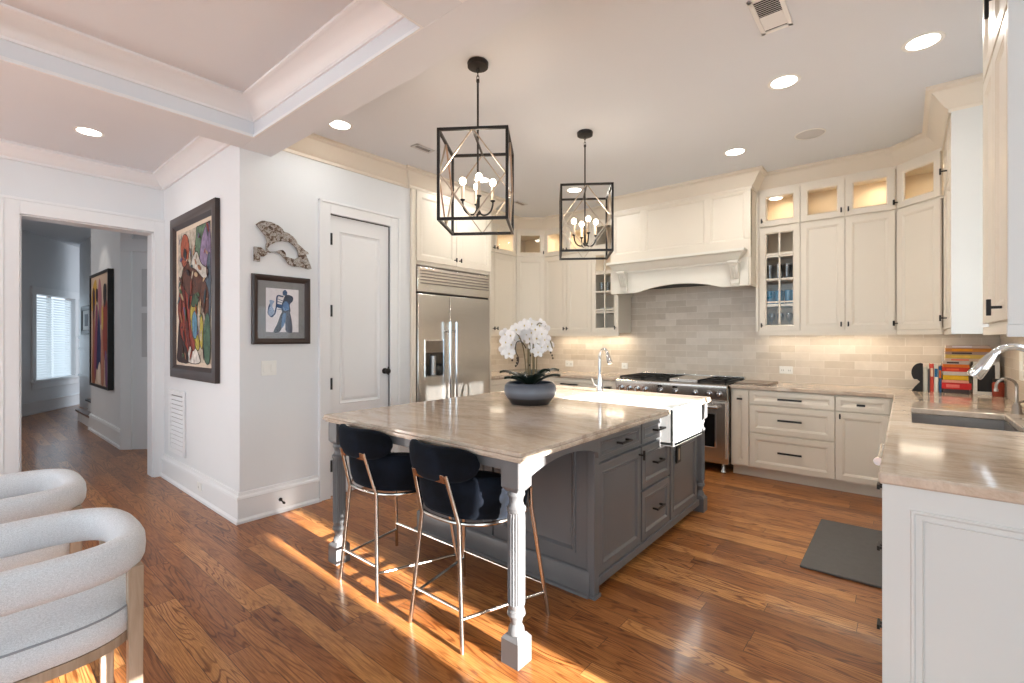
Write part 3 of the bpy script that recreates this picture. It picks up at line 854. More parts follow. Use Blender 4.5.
# right run (faces seen edge on)
RX = -0.04
u = base_unit('cream base cabinet of peninsula end with three edge-on drawer pulls', (RX, 2.80, 0), R(-90), 0.68, 0.62,
          [('drawer', 0, 0.66, 0.70, 0.865, 'h', 0.38, 0.785, 0.06), ('drawer', 0, 0.66, 0.40, 0.69, 'h', 0.38, 0.54, 0.06), ('drawer', 0, 0.66, 0.115, 0.39, 'h', 0.38, 0.225, 0.06)])
pe = B(); pe.box(-0.045, 0.62, 2.105, 2.12, 0, 0.875)
e = pe.build('end_panel', M['pale'], None)
bm_ = B(); bm_.rings(0.66, 0.0, 0.875, -0.062, [(0, 2.105), (0, 2.098), (0.075, 2.098), (0.078, 2.093), (0.085, 2.093), (0.09, 2.099), (0.105, 2.1), (0.108, 2.097), (0.112, 2.103), (0.118, 2.103)])
e2 = bm_.build('panel_moulding', M['pale'], None, smooth=20)
bpy.data.objects.remove(e)
e2.name = 'end_panel'; e2.parent = u; e2.matrix_parent_inverse = Matrix.Rotation(R(90), 4, 'Z') @ Matrix.Translation((-RX, -2.80, 0))
# sink base
u = thing('base_cabinet', 'cream sink base cabinet under right hand sink', 'cabinet', (RX, 4.30, 0), R(-90))
b = B(); b.box(0, 0.8, 0, 0.62, 0.1, 0.62).box(0, 0.8, 0.07, 0.62, 0, 0.1).box(0, 0.8, 0, 0.02, 0.62, 0.875)
b.build('body', M['cream'], u)
for x0, x1 in ((0, 0.4), (0.4, 0.8)): front(u, 'door', x0, x1, 0.115, 0.865, 'panel')
u = thing('base_cabinet', 'cream corner base cabinet beyond the right hand sink', 'cabinet', (RX, 5.72, 0), R(-90))
B().box(0.60, 1.42, 0.0, 0.62, 0.1, 0.875).box(0.6, 1.42, 0.07, 0.62, 0, 0.1).build('body', M['cream'], u)
front(u, 'door', 1.0, 1.42, 0.115, 0.865, 'panel')
u = thing('dishwasher', 'panelled dishwasher with thick round steel handle under right counter', 'dishwasher', (RX, 3.5, 0), R(-90))
B().box(0.005, 0.695, 0.0, 0.6, 0.1, 0.62).build('body', M['cream'], u)
fr_ = front(u, 'door', 0.005, 0.695, 0.115, 0.865, 'panel')
b = B(); b.tube([(0.05, -0.064, 0.765), (0.50, -0.064, 0.765)], 0.013, 16); b.tube([(0.48, -0.064, 0.765), (0.51, -0.064, 0.765)], 0.02, 20)
for x in (0.1, 0.45): b.bar((x, -0.02, 0.775), (x, -0.064, 0.765), 0.016)
b.build('handle', M['chrome'], fr_)

# ================================================================ COUNTERTOPS
def slab(name, loops, z0, z1, label, bev=0.008, seg=3):
    o = B().prism(loops, lambda u_, v_, d_: (u_, v_, d_), z0, z1).build(name, M['stone'], bev=bev, seg=seg, smooth=30)
    return tag(o, label, 'countertop')
RS = [(0.03, 3.43), (0.47, 3.43), (0.47, 4.17), (0.03, 4.17)]
slab('countertop', [[(-1.362, 5.09), (-0.072, 5.09), (-0.072, 2.085), (KX1 - 0.002, 2.085), (KX1 - 0.002, 5.748), (-1.362, 5.748)], RS], 0.875, CT + 0.005,
     'beige stone L-shaped countertop running from range to peninsula end')
slab('countertop', [[(KX0 + 0.002, 4.185), (-3.89, 4.185), (-3.89, 5.09), (-2.62, 5.09), (-2.62, 5.748), (KX0 + 0.002, 5.748)]], 0.875, CT + 0.005,
     'beige stone countertop in left corner behind orchid')
# right sink
b = B(); x0, x1, y0, y1 = 0.02, 0.48, 3.42, 4.18
t = 0.012
b.box(x0, x1, y0, y1, 0.67, 0.67 + t).box(x0, x0 + t, y0, y1, 0.67, 0.874).box(x1 - t, x1, y0, y1, 0.67, 0.874).box(x0, x1, y0, y0 + t, 0.67, 0.874).box(x0, x1, y1 - t, y1, 0.67, 0.874)
sk = thing('sink', 'undermount grey steel sink in right hand counter', 'sink', (0, 0, 0)); b.build('basin', M['steel_dark'], sk)
B().lathe([(0.04, 0.683), (0.042, 0.688), (0.02, 0.686)], 20, (0.25, 3.8, 0)).build('drain', M['chrome'], sk)

# ================================================================ RANGE
rg = thing('range', 'stainless steel range with black grates and right hand oven window', 'stove', (-2.60, 5.04, 0))
RW = 1.225
b = B().mat(M['steel']); b.box(0, RW, 0.03, 0.7, 0.1, 0.865); b.box(0, RW, 0.0, 0.7, 0.865, 0.905)
b.box(0, RW, 0.66, 0.7, 0.905, 0.955)
b.build('body', None, rg, bev=0.004)
# sloped control panel
b = B(); b.prism([[(0.03, 0.74), (-0.01, 0.755), (-0.035, 0.875), (-0.03, 0.9), (0.0, 0.912), (0.06, 0.912), (0.06, 0.74)]], lambda u_, v_, d_: (d_, u_, v_), 0, RW)
cp = b.build('control_panel', M['steel'], rg, smooth=35)
for x in (0.07, 0.17, 0.265, 0.361, 0.535, 0.701, 0.906, 1.048, 1.146):
    kb = B().tube([(x, -0.018, 0.815), (x, -0.034, 0.812)], 0.034, 20).tube([(x, -0.034, 0.812), (x, -0.066, 0.806)], [0.024, 0.02], 16)
    kb.bar((x, -0.068, 0.79), (x, -0.068, 0.822), 0.012)
    kb.build('knob', M['chrome'], cp)
for x in (0.535, 0.701): B().box(x - 0.025, x + 0.025, -0.037, -0.03, 0.852, 0.872).build('indicator', M['black_glass'], cp)
for x0, x1, wx0, wx1 in ((0.02, 0.735, 0.14, 0.62), (0.745, RW - 0.015, 0.86, 1.12)):
    o = B().rings(x1 - x0, 0.16, 0.725, x0, [(0, 0.03), (0, -0.012), (0.004, -0.016), (0.06, -0.016), (0.06, -0.016)]).build('oven_door', M['steel'], rg, smooth=20)
    b = B().mat(M['chrome']); b.rings(wx1 - wx0, 0.26, 0.62, wx0, [(0, -0.016), (0, -0.022), (0.012, -0.024), (0.016, -0.02)], fill=True)
    b.mat(M['black_glass']); b.box(wx0 + 0.016, wx1 - 0.016, -0.023, -0.018, 0.276, 0.604); b.build('oven_window', None, o)
    b = B(); b.tube([(x0 + 0.08, -0.07, 0.685), (x1 - 0.06, -0.07, 0.685)], 0.017, 14)
    for x in (x0 + 0.12, x1 - 0.1): b.tube([(x, -0.016, 0.685), (x, -0.07, 0.685)], 0.012, 10)
    b.build('handle', M['chrome'], o)
B().box(0.02, RW - 0.02, 0.06, 0.6, 0.09, 0.16).build('kick_panel', M['iron'], rg)
for x in (0.06, RW - 0.06):
    for y in (0.07, 0.6): B().lathe([(0.028, 0), (0.03, 0.012), (0.018, 0.03), (0.018, 0.1)], 16, (x, y, 0)).build('leg', M['chrome'], rg)
def grate(x0, x1):
    b = B(); y0, y1, z = 0.05, 0.62, 0.945
    for y in (y0, y1, (y0 + y1) / 2): b.box(x0, x1, y - 0.008, y + 0.008, z - 0.014, z)
    n = max(2, round((x1 - x0) / 0.085))
    for k in range(n + 1): x = x0 + (x1 - x0) * k / n; b.box(x - 0.006, x + 0.006, y0, y1, z - 0.014, z)
    for x in (x0 + 0.01, x1 - 0.01):
        for y in (y0, y1): b.box(x - 0.008, x + 0.008, y - 0.008, y + 0.008, 0.9, z)
    return b.build('grate', M['iron'], rg)
B().box(0.02, RW - 0.02, 0.04, 0.64, 0.905, 0.915).build('cooktop', M['iron'], rg)
for x0, x1 in ((0.02, 0.30), (0.305, 0.60)): grate(x0, x1)
grate(0.92, RW - 0.02)
B().box(0.61, 0.91, 0.05, 0.62, 0.905, 0.945).build('griddle_cover', M['steel'], rg, bev=0.004)
for x, y in ((0.16, 0.2), (0.16, 0.48), (0.45, 0.2), (0.45, 0.48), (1.06, 0.2), (1.06, 0.48)):
    B().lathe([(0.05, 0.915), (0.05, 0.925), (0.03, 0.93), (0, 0.931)], 16, (x, y, 0)).build('burner', M['iron'], rg)

# ================================================================ HOOD
h = thing('range_hood', 'cream wooden range hood with mantle shelf, corbels and arched apron', 'range hood', (0, 0, 0))
b = B().mat(M['cream'])
b.box(HX0, HX0 + 0.02, HY + 0.005, 5.74, 2.19, 2.9).box(HX1 - 0.02, HX1, HY + 0.005, 5.74, 1.92, 2.9).box(HX0, HX0 + 0.02, HY + 0.005, 5.74, 1.92, 2.25)
b.box(HX0, HX1, HY + 0.02, HY + 0.04, 2.2, 2.9)
o = b.build('chimney', None, h)
b = B()
b.box(HX0, HX1, HY, HY + 0.02, 2.86, 2.9).box(HX0, HX1, HY, HY + 0.02, 2.2, 2.39)
for x0, x1 in ((HX0, -2.695), (-2.365, -2.297), (-1.641, -1.578), (-1.253, HX1)): b.box(x0, x1, HY, HY + 0.02, 2.39, 2.86)
b.build('face_frame', M['cream'], h, bev=0.004)
B().box(HX1 - 0.001, -1.166, 5.385, 5.74, 1.455, 2.9).build('filler_strip', M['cream'], h)
for x0, x1 in ((-2.695, -2.365), (-2.297, -1.641), (-1.578, -1.253)):
    B().rings(x1 - x0, 2.39, 2.86, x0, [(0, HY + 0.02), (0, HY + 0.004), (0.005, HY + 0.004), (0.016, HY + 0.014), (0.02, HY + 0.014)]).build('panel', M['cream'], h, smooth=20)
# mantle shelf sweep, returning at both ends
MP = [(0, 0), (-0.02, 0), (-0.025, 0.02), (-0.05, 0.035), (-0.09, 0.09), (-0.105, 0.095), (-0.115, 0.105), (-0.115, 0.13), (0, 0.13)]
B().sweep([(-2.62, HY + 0.01), (-2.62, HY - 0.02), (-1.335, HY - 0.02), (-1.335, HY + 0.01)], MP, 2.15).build('mantle_shelf', M['ivory'], h, smooth=30)
# arched apron
x0, x1 = HX0 + 0.02, HX1 - 0.02
arc = [(x0, 1.915), (x0 + 0.33, 1.915)]
for k in range(17):
    t_ = k / 16; arc.append((x0 + 0.36 + (x1 - x0 - 0.64) * t_, 1.92 + 0.065 * math.sin(PI * t_) ** 0.8))
arc += [(x1 - 0.25, 1.915), (x1, 1.915), (x1, 2.2), (x0, 2.2)]
B().prism([arc], lambda u_, v_, d_: (u_, d_, v_), HY - 0.015, HY + 0.02).build('apron', M['ivory'], h, smooth=20)
for cx in (-2.56, -1.33):
    b = B()
    pr = [(0, 0), (0.02, 0.0), (0.028, 0.03), (0.024, 0.05), (0.04, 0.08), (0.075, 0.15), (0.085, 0.19), (0.095, 0.2), (0.095, 0.235), (0, 0.235)]
    b.prism([pr], lambda u_, v_, d_: (d_, HY - 0.015 - u_, 1.935 + v_), cx - 0.042, cx + 0.042)
    for k in (-1, 0, 1): b.bar((cx + k * 0.022, HY - 0.015 - 0.036, 1.99), (cx + k * 0.022, HY - 0.015 - 0.088, 2.11), 0.012, 0.012)
    b.box(cx - 0.052, cx + 0.052, HY - 0.125, HY - 0.015, 2.145, 2.165)
    b.build('corbel', M['ivory'], h, bev=0.003)
B().box(HX0 + 0.03, HX1 - 0.03, HY + 0.03, 5.7, 2.0, 2.02).build('liner', M['iron'], h)

# ================================================================ ISLAND
IX0, IX1, IY0, IY1 = -2.70, -1.27, 2.20, 3.94
isl = thing('kitchen_island', 'warm grey panelled kitchen island cabinet with fluted turned legs', 'kitchen island', (-1.98, 2.7, 0))
ox, oy = -1.98, 2.7
b = B().mat(M['grey'])
b.box(IX0 - ox, IX1 - 0.02 - ox, IY0 + 0.02 - oy, 3.07 - oy, 0.1, 0.865)
b.box(IX0 - ox, IX1 - 0.02 - ox, 3.07 - oy, 3.67 - oy, 0.1, 0.64)
b.box(IX0 - ox, IX1 - 0.02 - ox, 3.67 - oy, IY1 - oy, 0.1, 0.865)
b.box(IX0 - ox, -2.15 - ox, 3.07 - oy, 3.67 - oy, 0.64, 0.865)
b.box(IX0 + 0.03 - ox, IX1 - 0.06 - ox, IY0 + 0.04 - oy, IY1 - oy - 0.02, 0, 0.1)
b.build('body', None, isl, bev=0.002)
def local(b, rotz, wx, wy):
    """place a -y facing front made at the origin into the island's frame"""
    return b
# seating side panels (face -y)
fx = IX0 - ox
for x0, x1 in ((fx + 0.02, fx + 0.70), (fx + 0.72, -1.31 - ox)):
    B().rings(x1 - x0, 0.14, 0.85, x0, [(0, IY0 + 0.02 - oy), (0, IY0 - oy + 0.004), (0.07, IY0 - oy + 0.004), (0.074, IY0 - oy - 0.006), (0.085, IY0 - oy - 0.006), (0.1, IY0 - oy + 0.01), (0.115, IY0 - oy + 0.013), (0.118, IY0 - oy + 0.013)]).build('side_panel', M['grey'], isl, smooth=20)
b = B(); b.sweep([(IX0 - ox - 0.01, IY1 - oy), (IX0 - ox - 0.01, IY0 - oy), (IX1 - ox + 0.01 - 0.03, IY0 - oy)],
                 [(0, 0), (-0.026, 0), (-0.024, 0.012), (-0.012, 0.018), (-0.012, 0.125), (-0.006, 0.135), (0, 0.14)])
b.build('base_moulding', M['grey'], isl)
# corner post
b = B(); px, py = -1.285 - ox, 2.215 - oy
b.box(px - 0.022, px + 0.024, py - 0.022, py + 0.03, 0, 0.865).box(px - 0.032, px + 0.034, py - 0.032, py + 0.035, 0, 0.018)
b.build('corner_post', M['grey'], isl, bev=0.003)
# aisle side fronts, facing +x: use an Empty-free trick: build facing -y then rotate the mesh by +90
def aisle(name, y0, y1, z0, z1, kind='raised', st=0.045):
    """front on the aisle face between world y0..y1"""
    g = 0.0016; w = y1 - y0 - 2 * g; F = -0.02
    spec = [(0, 0), (0, F + 0.002), (0.002, F), (st, F), (st + 0.003, F - 0.003), (st + 0.009, F - 0.003), (st + 0.02, F + 0.008), (st + 0.024, F + 0.009), (st + 0.028, F + 0.009)]
    b = B().rings(w, z0 + g, z1 - g, g, spec)
    b.xf(Matrix.Translation((IX1 - 0.02 - ox, y0 - oy, 0)) @ Matrix.Rotation(R(90), 4, 'Z'))
    return b.build(name, M['grey'], isl, smooth=20)
def apull(parent, yc, z, ln=0.13, vert=False):
    b = B(); X = IX1 - ox; h_ = ln / 2; Y = yc - oy
    if vert: b.box(X + 0.03, X + 0.042, Y - 0.006, Y + 0.006, z - h_, z + h_).box(X, X + 0.032, Y - 0.005, Y + 0.005, z - 0.005, z + 0.005)
    else:
        b.box(X + 0.03, X + 0.042, Y - h_, Y + h_, z - 0.006, z + 0.006)
        for s in (-1, 1): b.box(X, X + 0.032, Y + s * (h_ - 0.01) - 0.006, Y + s * (h_ - 0.01) + 0.006, z - 0.006, z + 0.006)
    b.build('handle', M['bronze'], parent, bev=0.0015)
e = aisle('drawer', 2.25, 2.785, 0.715, 0.85, st=0.025); apull(e, 2.52, 0.785)
e = aisle('door', 2.25, 2.785, 0.10, 0.70); apull(e, 2.755, 0.66, 0.06, True)
e = aisle('drawer', 2.80, 3.255, 0.715, 0.85, st=0.025); apull(e, 3.02, 0.785)
e = aisle('drawer', 2.80, 3.255, 0.425, 0.70, st=0.04); apull(e, 3.02, 0.575)
e = aisle('drawer', 2.80, 3.255, 0.10, 0.415, st=0.04); apull(e, 3.02, 0.27)
e = aisle('door', 3.27, 3.82, 0.10, 0.64)
e = aisle('rail', 3.67, 3.82, 0.66, 0.85, st=0.02)
b = B().mat(M['bronze']); X = IX1 - ox
b.box(X + 0.001, X + 0.007, 3.37 - oy, 3.45 - oy, 0.48, 0.60).mat(M['oak_leg']).box(X + 0.007, X + 0.010, 3.395 - oy, 3.425 - oy, 0.50, 0.58)
b.build('tap_shadow_plate', None, isl)  # thin plate standing in for the tap's cast shadow on the door
B().box(X - 0.005, X + 0.012, 2.24 - oy, 3.84 - oy, 0.055, 0.1).build('toe_moulding', M['grey'], isl, bev=0.003)
# turned legs
LEGP = [(0.030, 0.115), (0.036, 0.125), (0.034, 0.145), (0.024, 0.165), (0.030, 0.19), (0.040, 0.205), (0.037, 0.222), (0.031, 0.228), (0.034, 0.235), (0.037, 0.25),
        (0.038, 0.42), (0.0385, 0.62), (0.037, 0.64), (0.041, 0.645), (0.042, 0.66), (0.034, 0.668), (0.029, 0.685), (0.031, 0.70), (0.038, 0.715), (0.036, 0.73), (0.030, 0.735)]
def leg(x, y):
    b = B(); h = 0.046
    b.box(x - h, x + h, y - h, y + h, 0, 0.105)
    b.hexa([(x - h, y - h, 0.105), (x + h, y - h, 0.105), (x + h, y + h, 0.105), (x - h, y + h, 0.105)] + [(x + sx * 0.03, y + sy * 0.03, 0.125) for sx, sy in ((-1, -1), (1, -1), (1, 1), (-1, 1))])
    pts = []
    b.lathe(LEGP[:10], 32, (x, y, 0))
    b.lathe([LEGP[9]] + [(LEGP[9][0] + 0.001, 0.255)] + [(0.0385, 0.615)] + [LEGP[12]], 40, (x, y, 0), flute=(0.252, 0.62, 0.84))
    b.lathe(LEGP[12:], 32, (x, y, 0))
    b.hexa([(x + sx * 0.03, y + sy * 0.03, 0.73) for sx, sy in ((-1, -1), (1, -1), (1, 1), (-1, 1))] + [(x + sx * h, y + sy * h, 0.75) for sx, sy in ((-1, -1), (1, -1), (1, 1), (-1, 1))])
    b.box(x - h, x + h, y - h, y + h, 0.75, 0.865)
    return b.build('leg', M['grey'], isl, smooth=30)
for x, y in ((-1.28, 1.565), (-2.70, 1.565), (-1.272, 3.885)): leg(x - ox, y - oy)
# rails between legs, arched on the sides
b = B(); b.box(-2.66 - ox, -1.32 - ox, 1.535 - oy, 1.56 - oy, 0.815, 0.865)
for k in range(2): pass
b.build('rail', M['grey'], isl, bev=0.002)
for X in (-1.262, -2.72):
    lp = [(1.60, 0.865), (1.60, 0.75)]
    for k in range(13): t_ = k / 12; lp.append((1.61 + 0.58 * t_, 0.755 + 0.075 * math.sin(PI * (0.08 + 0.84 * t_)) ** 0.7))
    lp += [(2.20, 0.75), (2.20, 0.865)]
    B().prism([[(y - oy, z) for y, z in lp]], lambda u_, v_, d_: (d_, u_, v_), X - ox, X - ox + 0.022).build('arched_rail', M['grey'], isl, smooth=20)

# island counter with stepped edge and the sink notch
L_ = [(-2.775, 1.495), (-1.20, 1.495), (-1.20, 3.085), (-2.10, 3.085), (-2.10, 3.66), (-1.20, 3.66), (-1.20, 3.965), (-2.775, 3.965)]
def inset(lp, d):
    out = []
    for i, p in enumerate(lp):
        a_ = Vector(lp[i - 1]); q = Vector(p); c_ = Vector(lp[(i + 1) % len(lp)])
        d1 = (q - a_).normalized(); d2 = (c_ - q).normalized()
        n1 = Vector((-d1.y, d1.x)); n2 = Vector((-d2.y, d2.x))
        out.append(tuple(q + (n1 + n2) * d))
    return out
b = B(); fz = lambda u_, v_, d_: (u_, v_, d_)
b.prism([inset(L_, 0.006)], fz, 0.893, 0.910); b.prism([L_], fz, 0.877, 0.893); b.prism([inset(L_, 0.012)], fz, 0.866, 0.877)
o = b.build('countertop', M['stone'], bev=0.003, seg=2, smooth=30); tag(o, 'beige stone island countertop notched around white apron sink', 'countertop')
# apron sink
sk = thing('farmhouse_sink', 'white fireclay apron front sink set into kitchen island', 'sink', (0, 0, 0))
b = B(); x0, x1, y0, y1, z0, z1 = -2.095, -1.178, 3.09, 3.655, 0.66, 0.912
t = 0.028
b.box(x0, x1, y0, y1, z0, z0 + 0.03).box(x0, x0 + t, y0, y1, z0, z1).box(x1 - t, x1, y0, y1, z0, z1).box(x0, x1, y0, y0 + t, z0, z1).box(x0, x1, y1 - t, y1, z0, z1)
b.build('basin', M['fireclay'], sk, bev=0.006, seg=3)
B().lathe([(0.045, 0.69), (0.047, 0.696), (0.02, 0.693)], 20, (-1.65, 3.37, 0)).build('drain', M['chrome'], sk)
def faucet(label, loc, rotz, h, reach, r, m, droop=0.09, base=0.028, head=0.02, lever=True, name='faucet'):
    f = thing(name, label, 'faucet', loc, rotz)
    B().lathe([(base * 1.25, 0), (base * 1.25, 0.008), (base, 0.014), (base * 0.95, 0.06), (r * 1.35, 0.12), (r * 1.1, 0.15)], 24).build('base', m, f)
    pts = [(0, 0, 0.12), (0, 0, h - reach / 2 - 0.02)]
    for k in range(13):
        a_ = PI - PI * 0.86 * k / 12
        pts.append((reach / 2 + reach / 2 * math.cos(a_), 0, h - reach / 2 + reach / 2 * math.sin(a_)))
    B().tube(pts, r, 14).build('spout', m, f)
    p = Vector(pts[-1]); q = Vector(pts[-2]); d_ = (p - q).normalized()
    B().tube([p - d_ * 0.01, p + d_ * droop * 0.3, p + d_ * droop * 0.9, p + d_ * droop], [r * 1.15, head * 0.9, head * 1.1, head], 16).build('spray_head', m, f)
    if lever: B().tube([(0, 0, 0.05), (0, -0.05, 0.06), (0, -0.075, 0.12)], [0.011, 0.008, 0.006], 10).build('lever', m, f)
    return f
faucet('tall chrome gooseneck faucet on kitchen island beside white sink', (-2.085, 3.72, CT), R(-35), 0.38, 0.16, 0.013, M['chrome'])
faucet('large chrome pull-down faucet at right edge over grey sink', (0.555, 3.78, CT), R(180), 0.425, 0.19, 0.019, M['chrome'], 0.14, head=0.034)
f = thing('filter_tap', 'small brushed nickel filtered water tap beside right hand sink', 'faucet', (0.53, 4.24, CT), R(200))
B().lathe([(0.03, 0), (0.03, 0.01), (0.024, 0.02), (0.022, 0.05), (0.012, 0.07)], 20).build('base', M['nickel'], f)
pts = [(0, 0, 0.06), (0, 0, 0.17)] + [(0.05 - 0.05 * math.cos(PI * k / 10), 0, 0.17 + 0.05 * math.sin(PI * k / 10)) for k in range(1, 11)] + [(0.1, 0, 0.15)]
B().tube(pts, 0.008, 10).tube([(0.1, 0, 0.155), (0.1, 0, 0.14)], 0.011, 10).build('spout', M['nickel'], f)
B().tube([(0, 0, 0.055), (-0.03, -0.03, 0.075), (-0.07, -0.05, 0.08)], 0.007, 10).build('lever', M['nickel'], f)

# ================================================================ POTTED ORCHID
po = thing('potted_orchid', 'white orchid in low round blue-grey glazed pot on island', 'potted plant', (-2.095, 2.72, CT))
B().lathe([(0.0, 0.0), (0.105, 0.0), (0.112, 0.012), (0.138, 0.05), (0.147, 0.085), (0.142, 0.115), (0.128, 0.132), (0.122, 0.134), (0.118, 0.128), (0.125, 0.11), (0.0, 0.105)], 40).xf(Matrix.Diagonal((1.3, 1.3, 1.15, 1))).build('pot', M['pot'], po)
rnd = random.Random(3)
def leafmesh(ang, ln, wd, lift, z0=0.12, r0=0.03):
    b = B(); n = 8; rows = []
    for i in range(n + 1):
        t_ = i / n; w_ = wd * math.sin(PI * (0.12 + 0.86 * t_)) ** 0.7
        r_ = r0 + ln * t_; z_ = z0 + lift * math.sin(PI * 0.62 * t_)
        rows.append([b.bm.verts.new((r_ * math.cos(ang) - s * w_ * math.sin(ang), r_ * math.sin(ang) + s * w_ * math.cos(ang), z_ + abs(s) * 0.014 + dz)) for dz in (0, -0.003) for s in ((-1, -0.5, 0, 0.5, 1) if dz == 0 else (1, 0.5, 0, -0.5, -1))])
    for a_, c_ in zip(rows, rows[1:]):
        for k in range(10): b.bm.faces.new((a_[k], a_[(k + 1) % 10], c_[(k + 1) % 10], c_[k]))
    b.bm.faces.new(rows[0]); b.bm.faces.new(rows[-1][::-1])
    return b.build('leaf', M['leaf'], po, smooth=60)
for ang, ln, wd, li in ((210, 0.17, 0.035, 0.07), (175, 0.16, 0.032, 0.05), (232, 0.14, 0.04, 0.03), (255, 0.12, 0.038, 0.04), (300, 0.13, 0.04, 0.05), (335, 0.16, 0.036, 0.06), (20, 0.17, 0.034, 0.05), (45, 0.16, 0.035, 0.085), (75, 0.13, 0.035, 0.06), (110, 0.14, 0.035, 0.07), (142, 0.16, 0.034, 0.05), (5, 0.12, 0.03, 0.09)):
    leafmesh(R(ang), ln * 1.15, wd * 1.15, li + 0.02, 0.135)
def flower(c, out, s, name='flower'):
    """five broad petals and a lip, facing 'out'"""
    b = B(); q = Vector(out).to_track_quat('Z', 'Y').to_matrix().to_4x4()
    T = Matrix.Translation(c) @ q
    b.mat(M['petal'])
    for k, (ww, ll) in enumerate(((0.8, 1.0), (1.15, 1.0), (0.7, 1.0), (0.7, 1.0), (1.15, 1.0))):
        a_ = PI / 2 + 2 * PI * k / 5
        m_ = T @ Matrix.Rotation(a_, 4, 'Z') @ Matrix.Translation((s * 0.55, 0, 0.1 * s)) @ Matrix.Rotation(R(-14), 4, 'Y')
        g = bmesh.ops.create_uvsphere(b.bm, u_segments=8, v_segments=6, radius=1, matrix=m_ @ Matrix.Diagonal((s * 0.55 * ll, s * 0.5 * ww, s * 0.10, 1)))
        b._f({f_ for v_ in g['verts'] for f_ in v_.link_faces})
    b.mat(M['lip']); g = bmesh.ops.create_uvsphere(b.bm, u_segments=8, v_segments=5, radius=1, matrix=T @ Matrix.Translation((0, -0.1 * s, 0.2 * s)) @ Matrix.Diagonal((s * 0.11, s * 0.17, s * 0.16, 1)))
    b._f({f_ for v_ in g['verts'] for f_ in v_.link_faces})
    return b.build(name, None, po, smooth=60)
camv = Vector((2.075, -2.74, 0.2)).normalized()
rt = Vector((0.768, 0.64, 0)); fw = Vector((-0.64, 0.768, 0))
stems = []
def sp(pts, r, nm='stem', m=None):
    return B().tube(pts, r, 8).build(nm, m or M['stem'], po)
def W3(u_, w_, z_): p = rt * u_ + fw * w_; return (p.x, p.y, z_)   # right, away, up (plain plan axes of this pot)
ST = [[W3(-0.02, 0.0, 0.11), W3(-0.035, -0.01, 0.30), W3(-0.055, -0.02, 0.42), W3(-0.09, -0.03, 0.50), W3(-0.13, -0.03, 0.50), W3(-0.155, -0.03, 0.42)],
      [W3(0.0, 0.01, 0.11), W3(0.0, 0.01, 0.33), W3(-0.005, 0.0, 0.47), W3(-0.03, -0.02, 0.56)],
      [W3(0.025, 0.0, 0.11), W3(0.02, 0.0, 0.34), W3(0.03, -0.01, 0.50), W3(0.06, -0.03, 0.58), W3(0.11, -0.04, 0.56)],
      [W3(0.045, 0.02, 0.11), W3(0.05, 0.02, 0.32), W3(0.06, 0.0, 0.46), W3(0.09, -0.03, 0.53), W3(0.14, -0.04, 0.46), W3(0.16, -0.04, 0.40)]]
def smooth_path(p, n=24):
    p = [Vector(q) for q in p]; out = []
    P2 = [p[0]] + p + [p[-1]]
    for i in range(1, len(P2) - 2):
        for k in range(6):
            t_ = k / 6; a_, b_, c_, d_ = P2[i - 1:i + 3]
            out.append(0.5 * ((2 * b_) + (c_ - a_) * t_ + (2 * a_ - 5 * b_ + 4 * c_ - d_) * t_ ** 2 + (3 * b_ - a_ - 3 * c_ + d_) * t_ ** 3))
    out.append(p[-1]); return out
for s_ in ST: sp(smooth_path(s_), 0.0045)
for u_ in (-0.012, 0.028): sp([W3(u_, 0.015, 0.11), W3(u_, 0.015, 0.40)], 0.007, 'stake', M['stem'])
fl = [(-0.14, 0.44), (-0.105, 0.49), (-0.15, 0.38), (-0.075, 0.53), (-0.10, 0.42), (-0.12, 0.36), (-0.04, 0.54), (-0.05, 0.47), (0.0, 0.50), (-0.015, 0.56), (0.03, 0.57), (0.05, 0.53), (0.02, 0.46), (0.06, 0.47), (0.09, 0.56), (0.10, 0.50), (0.08, 0.43), (0.12, 0.46), (0.125, 0.53), (0.05, 0.40), (0.14, 0.41), (0.075, 0.37), (-0.145, 0.50), (0.105, 0.40), (0.03, 0.51)]
for u_, z_ in fl:
    w_ = rnd.uniform(-0.06, 0.02); o_ = Vector((camv.x + rnd.uniform(-0.6, 0.6), camv.y + rnd.uniform(-0.6, 0.6), rnd.uniform(-0.2, 0.5)))
    flower(W3(u_ * 1.08 - 0.025, w_, z_ + 0.005), o_, rnd.uniform(0.040, 0.048))
sp(smooth_path([W3(-0.03, -0.02, 0.40), W3(-0.065, -0.05, 0.45), W3(-0.10, -0.06, 0.44), W3(-0.105, -0.06, 0.38), W3(-0.085, -0.06, 0.33), W3(-0.09, -0.06, 0.29), W3(-0.11, -0.06, 0.27)]), 0.0035, 'stem', M['bud'])
for u_, z_ in ((-0.13, 0.315), (-0.095, 0.33), (-0.092, 0.315), (-0.097, 0.295), (-0.105, 0.275), (0.155, 0.35), (0.145, 0.37), (0.16, 0.33), (0.0, 0.35), (-0.005, 0.28)):
    B().ball(W3(u_, -0.06, z_), 0.007, 1, 1, 1.2, 8, 6).build('bud', M['bud'], po)

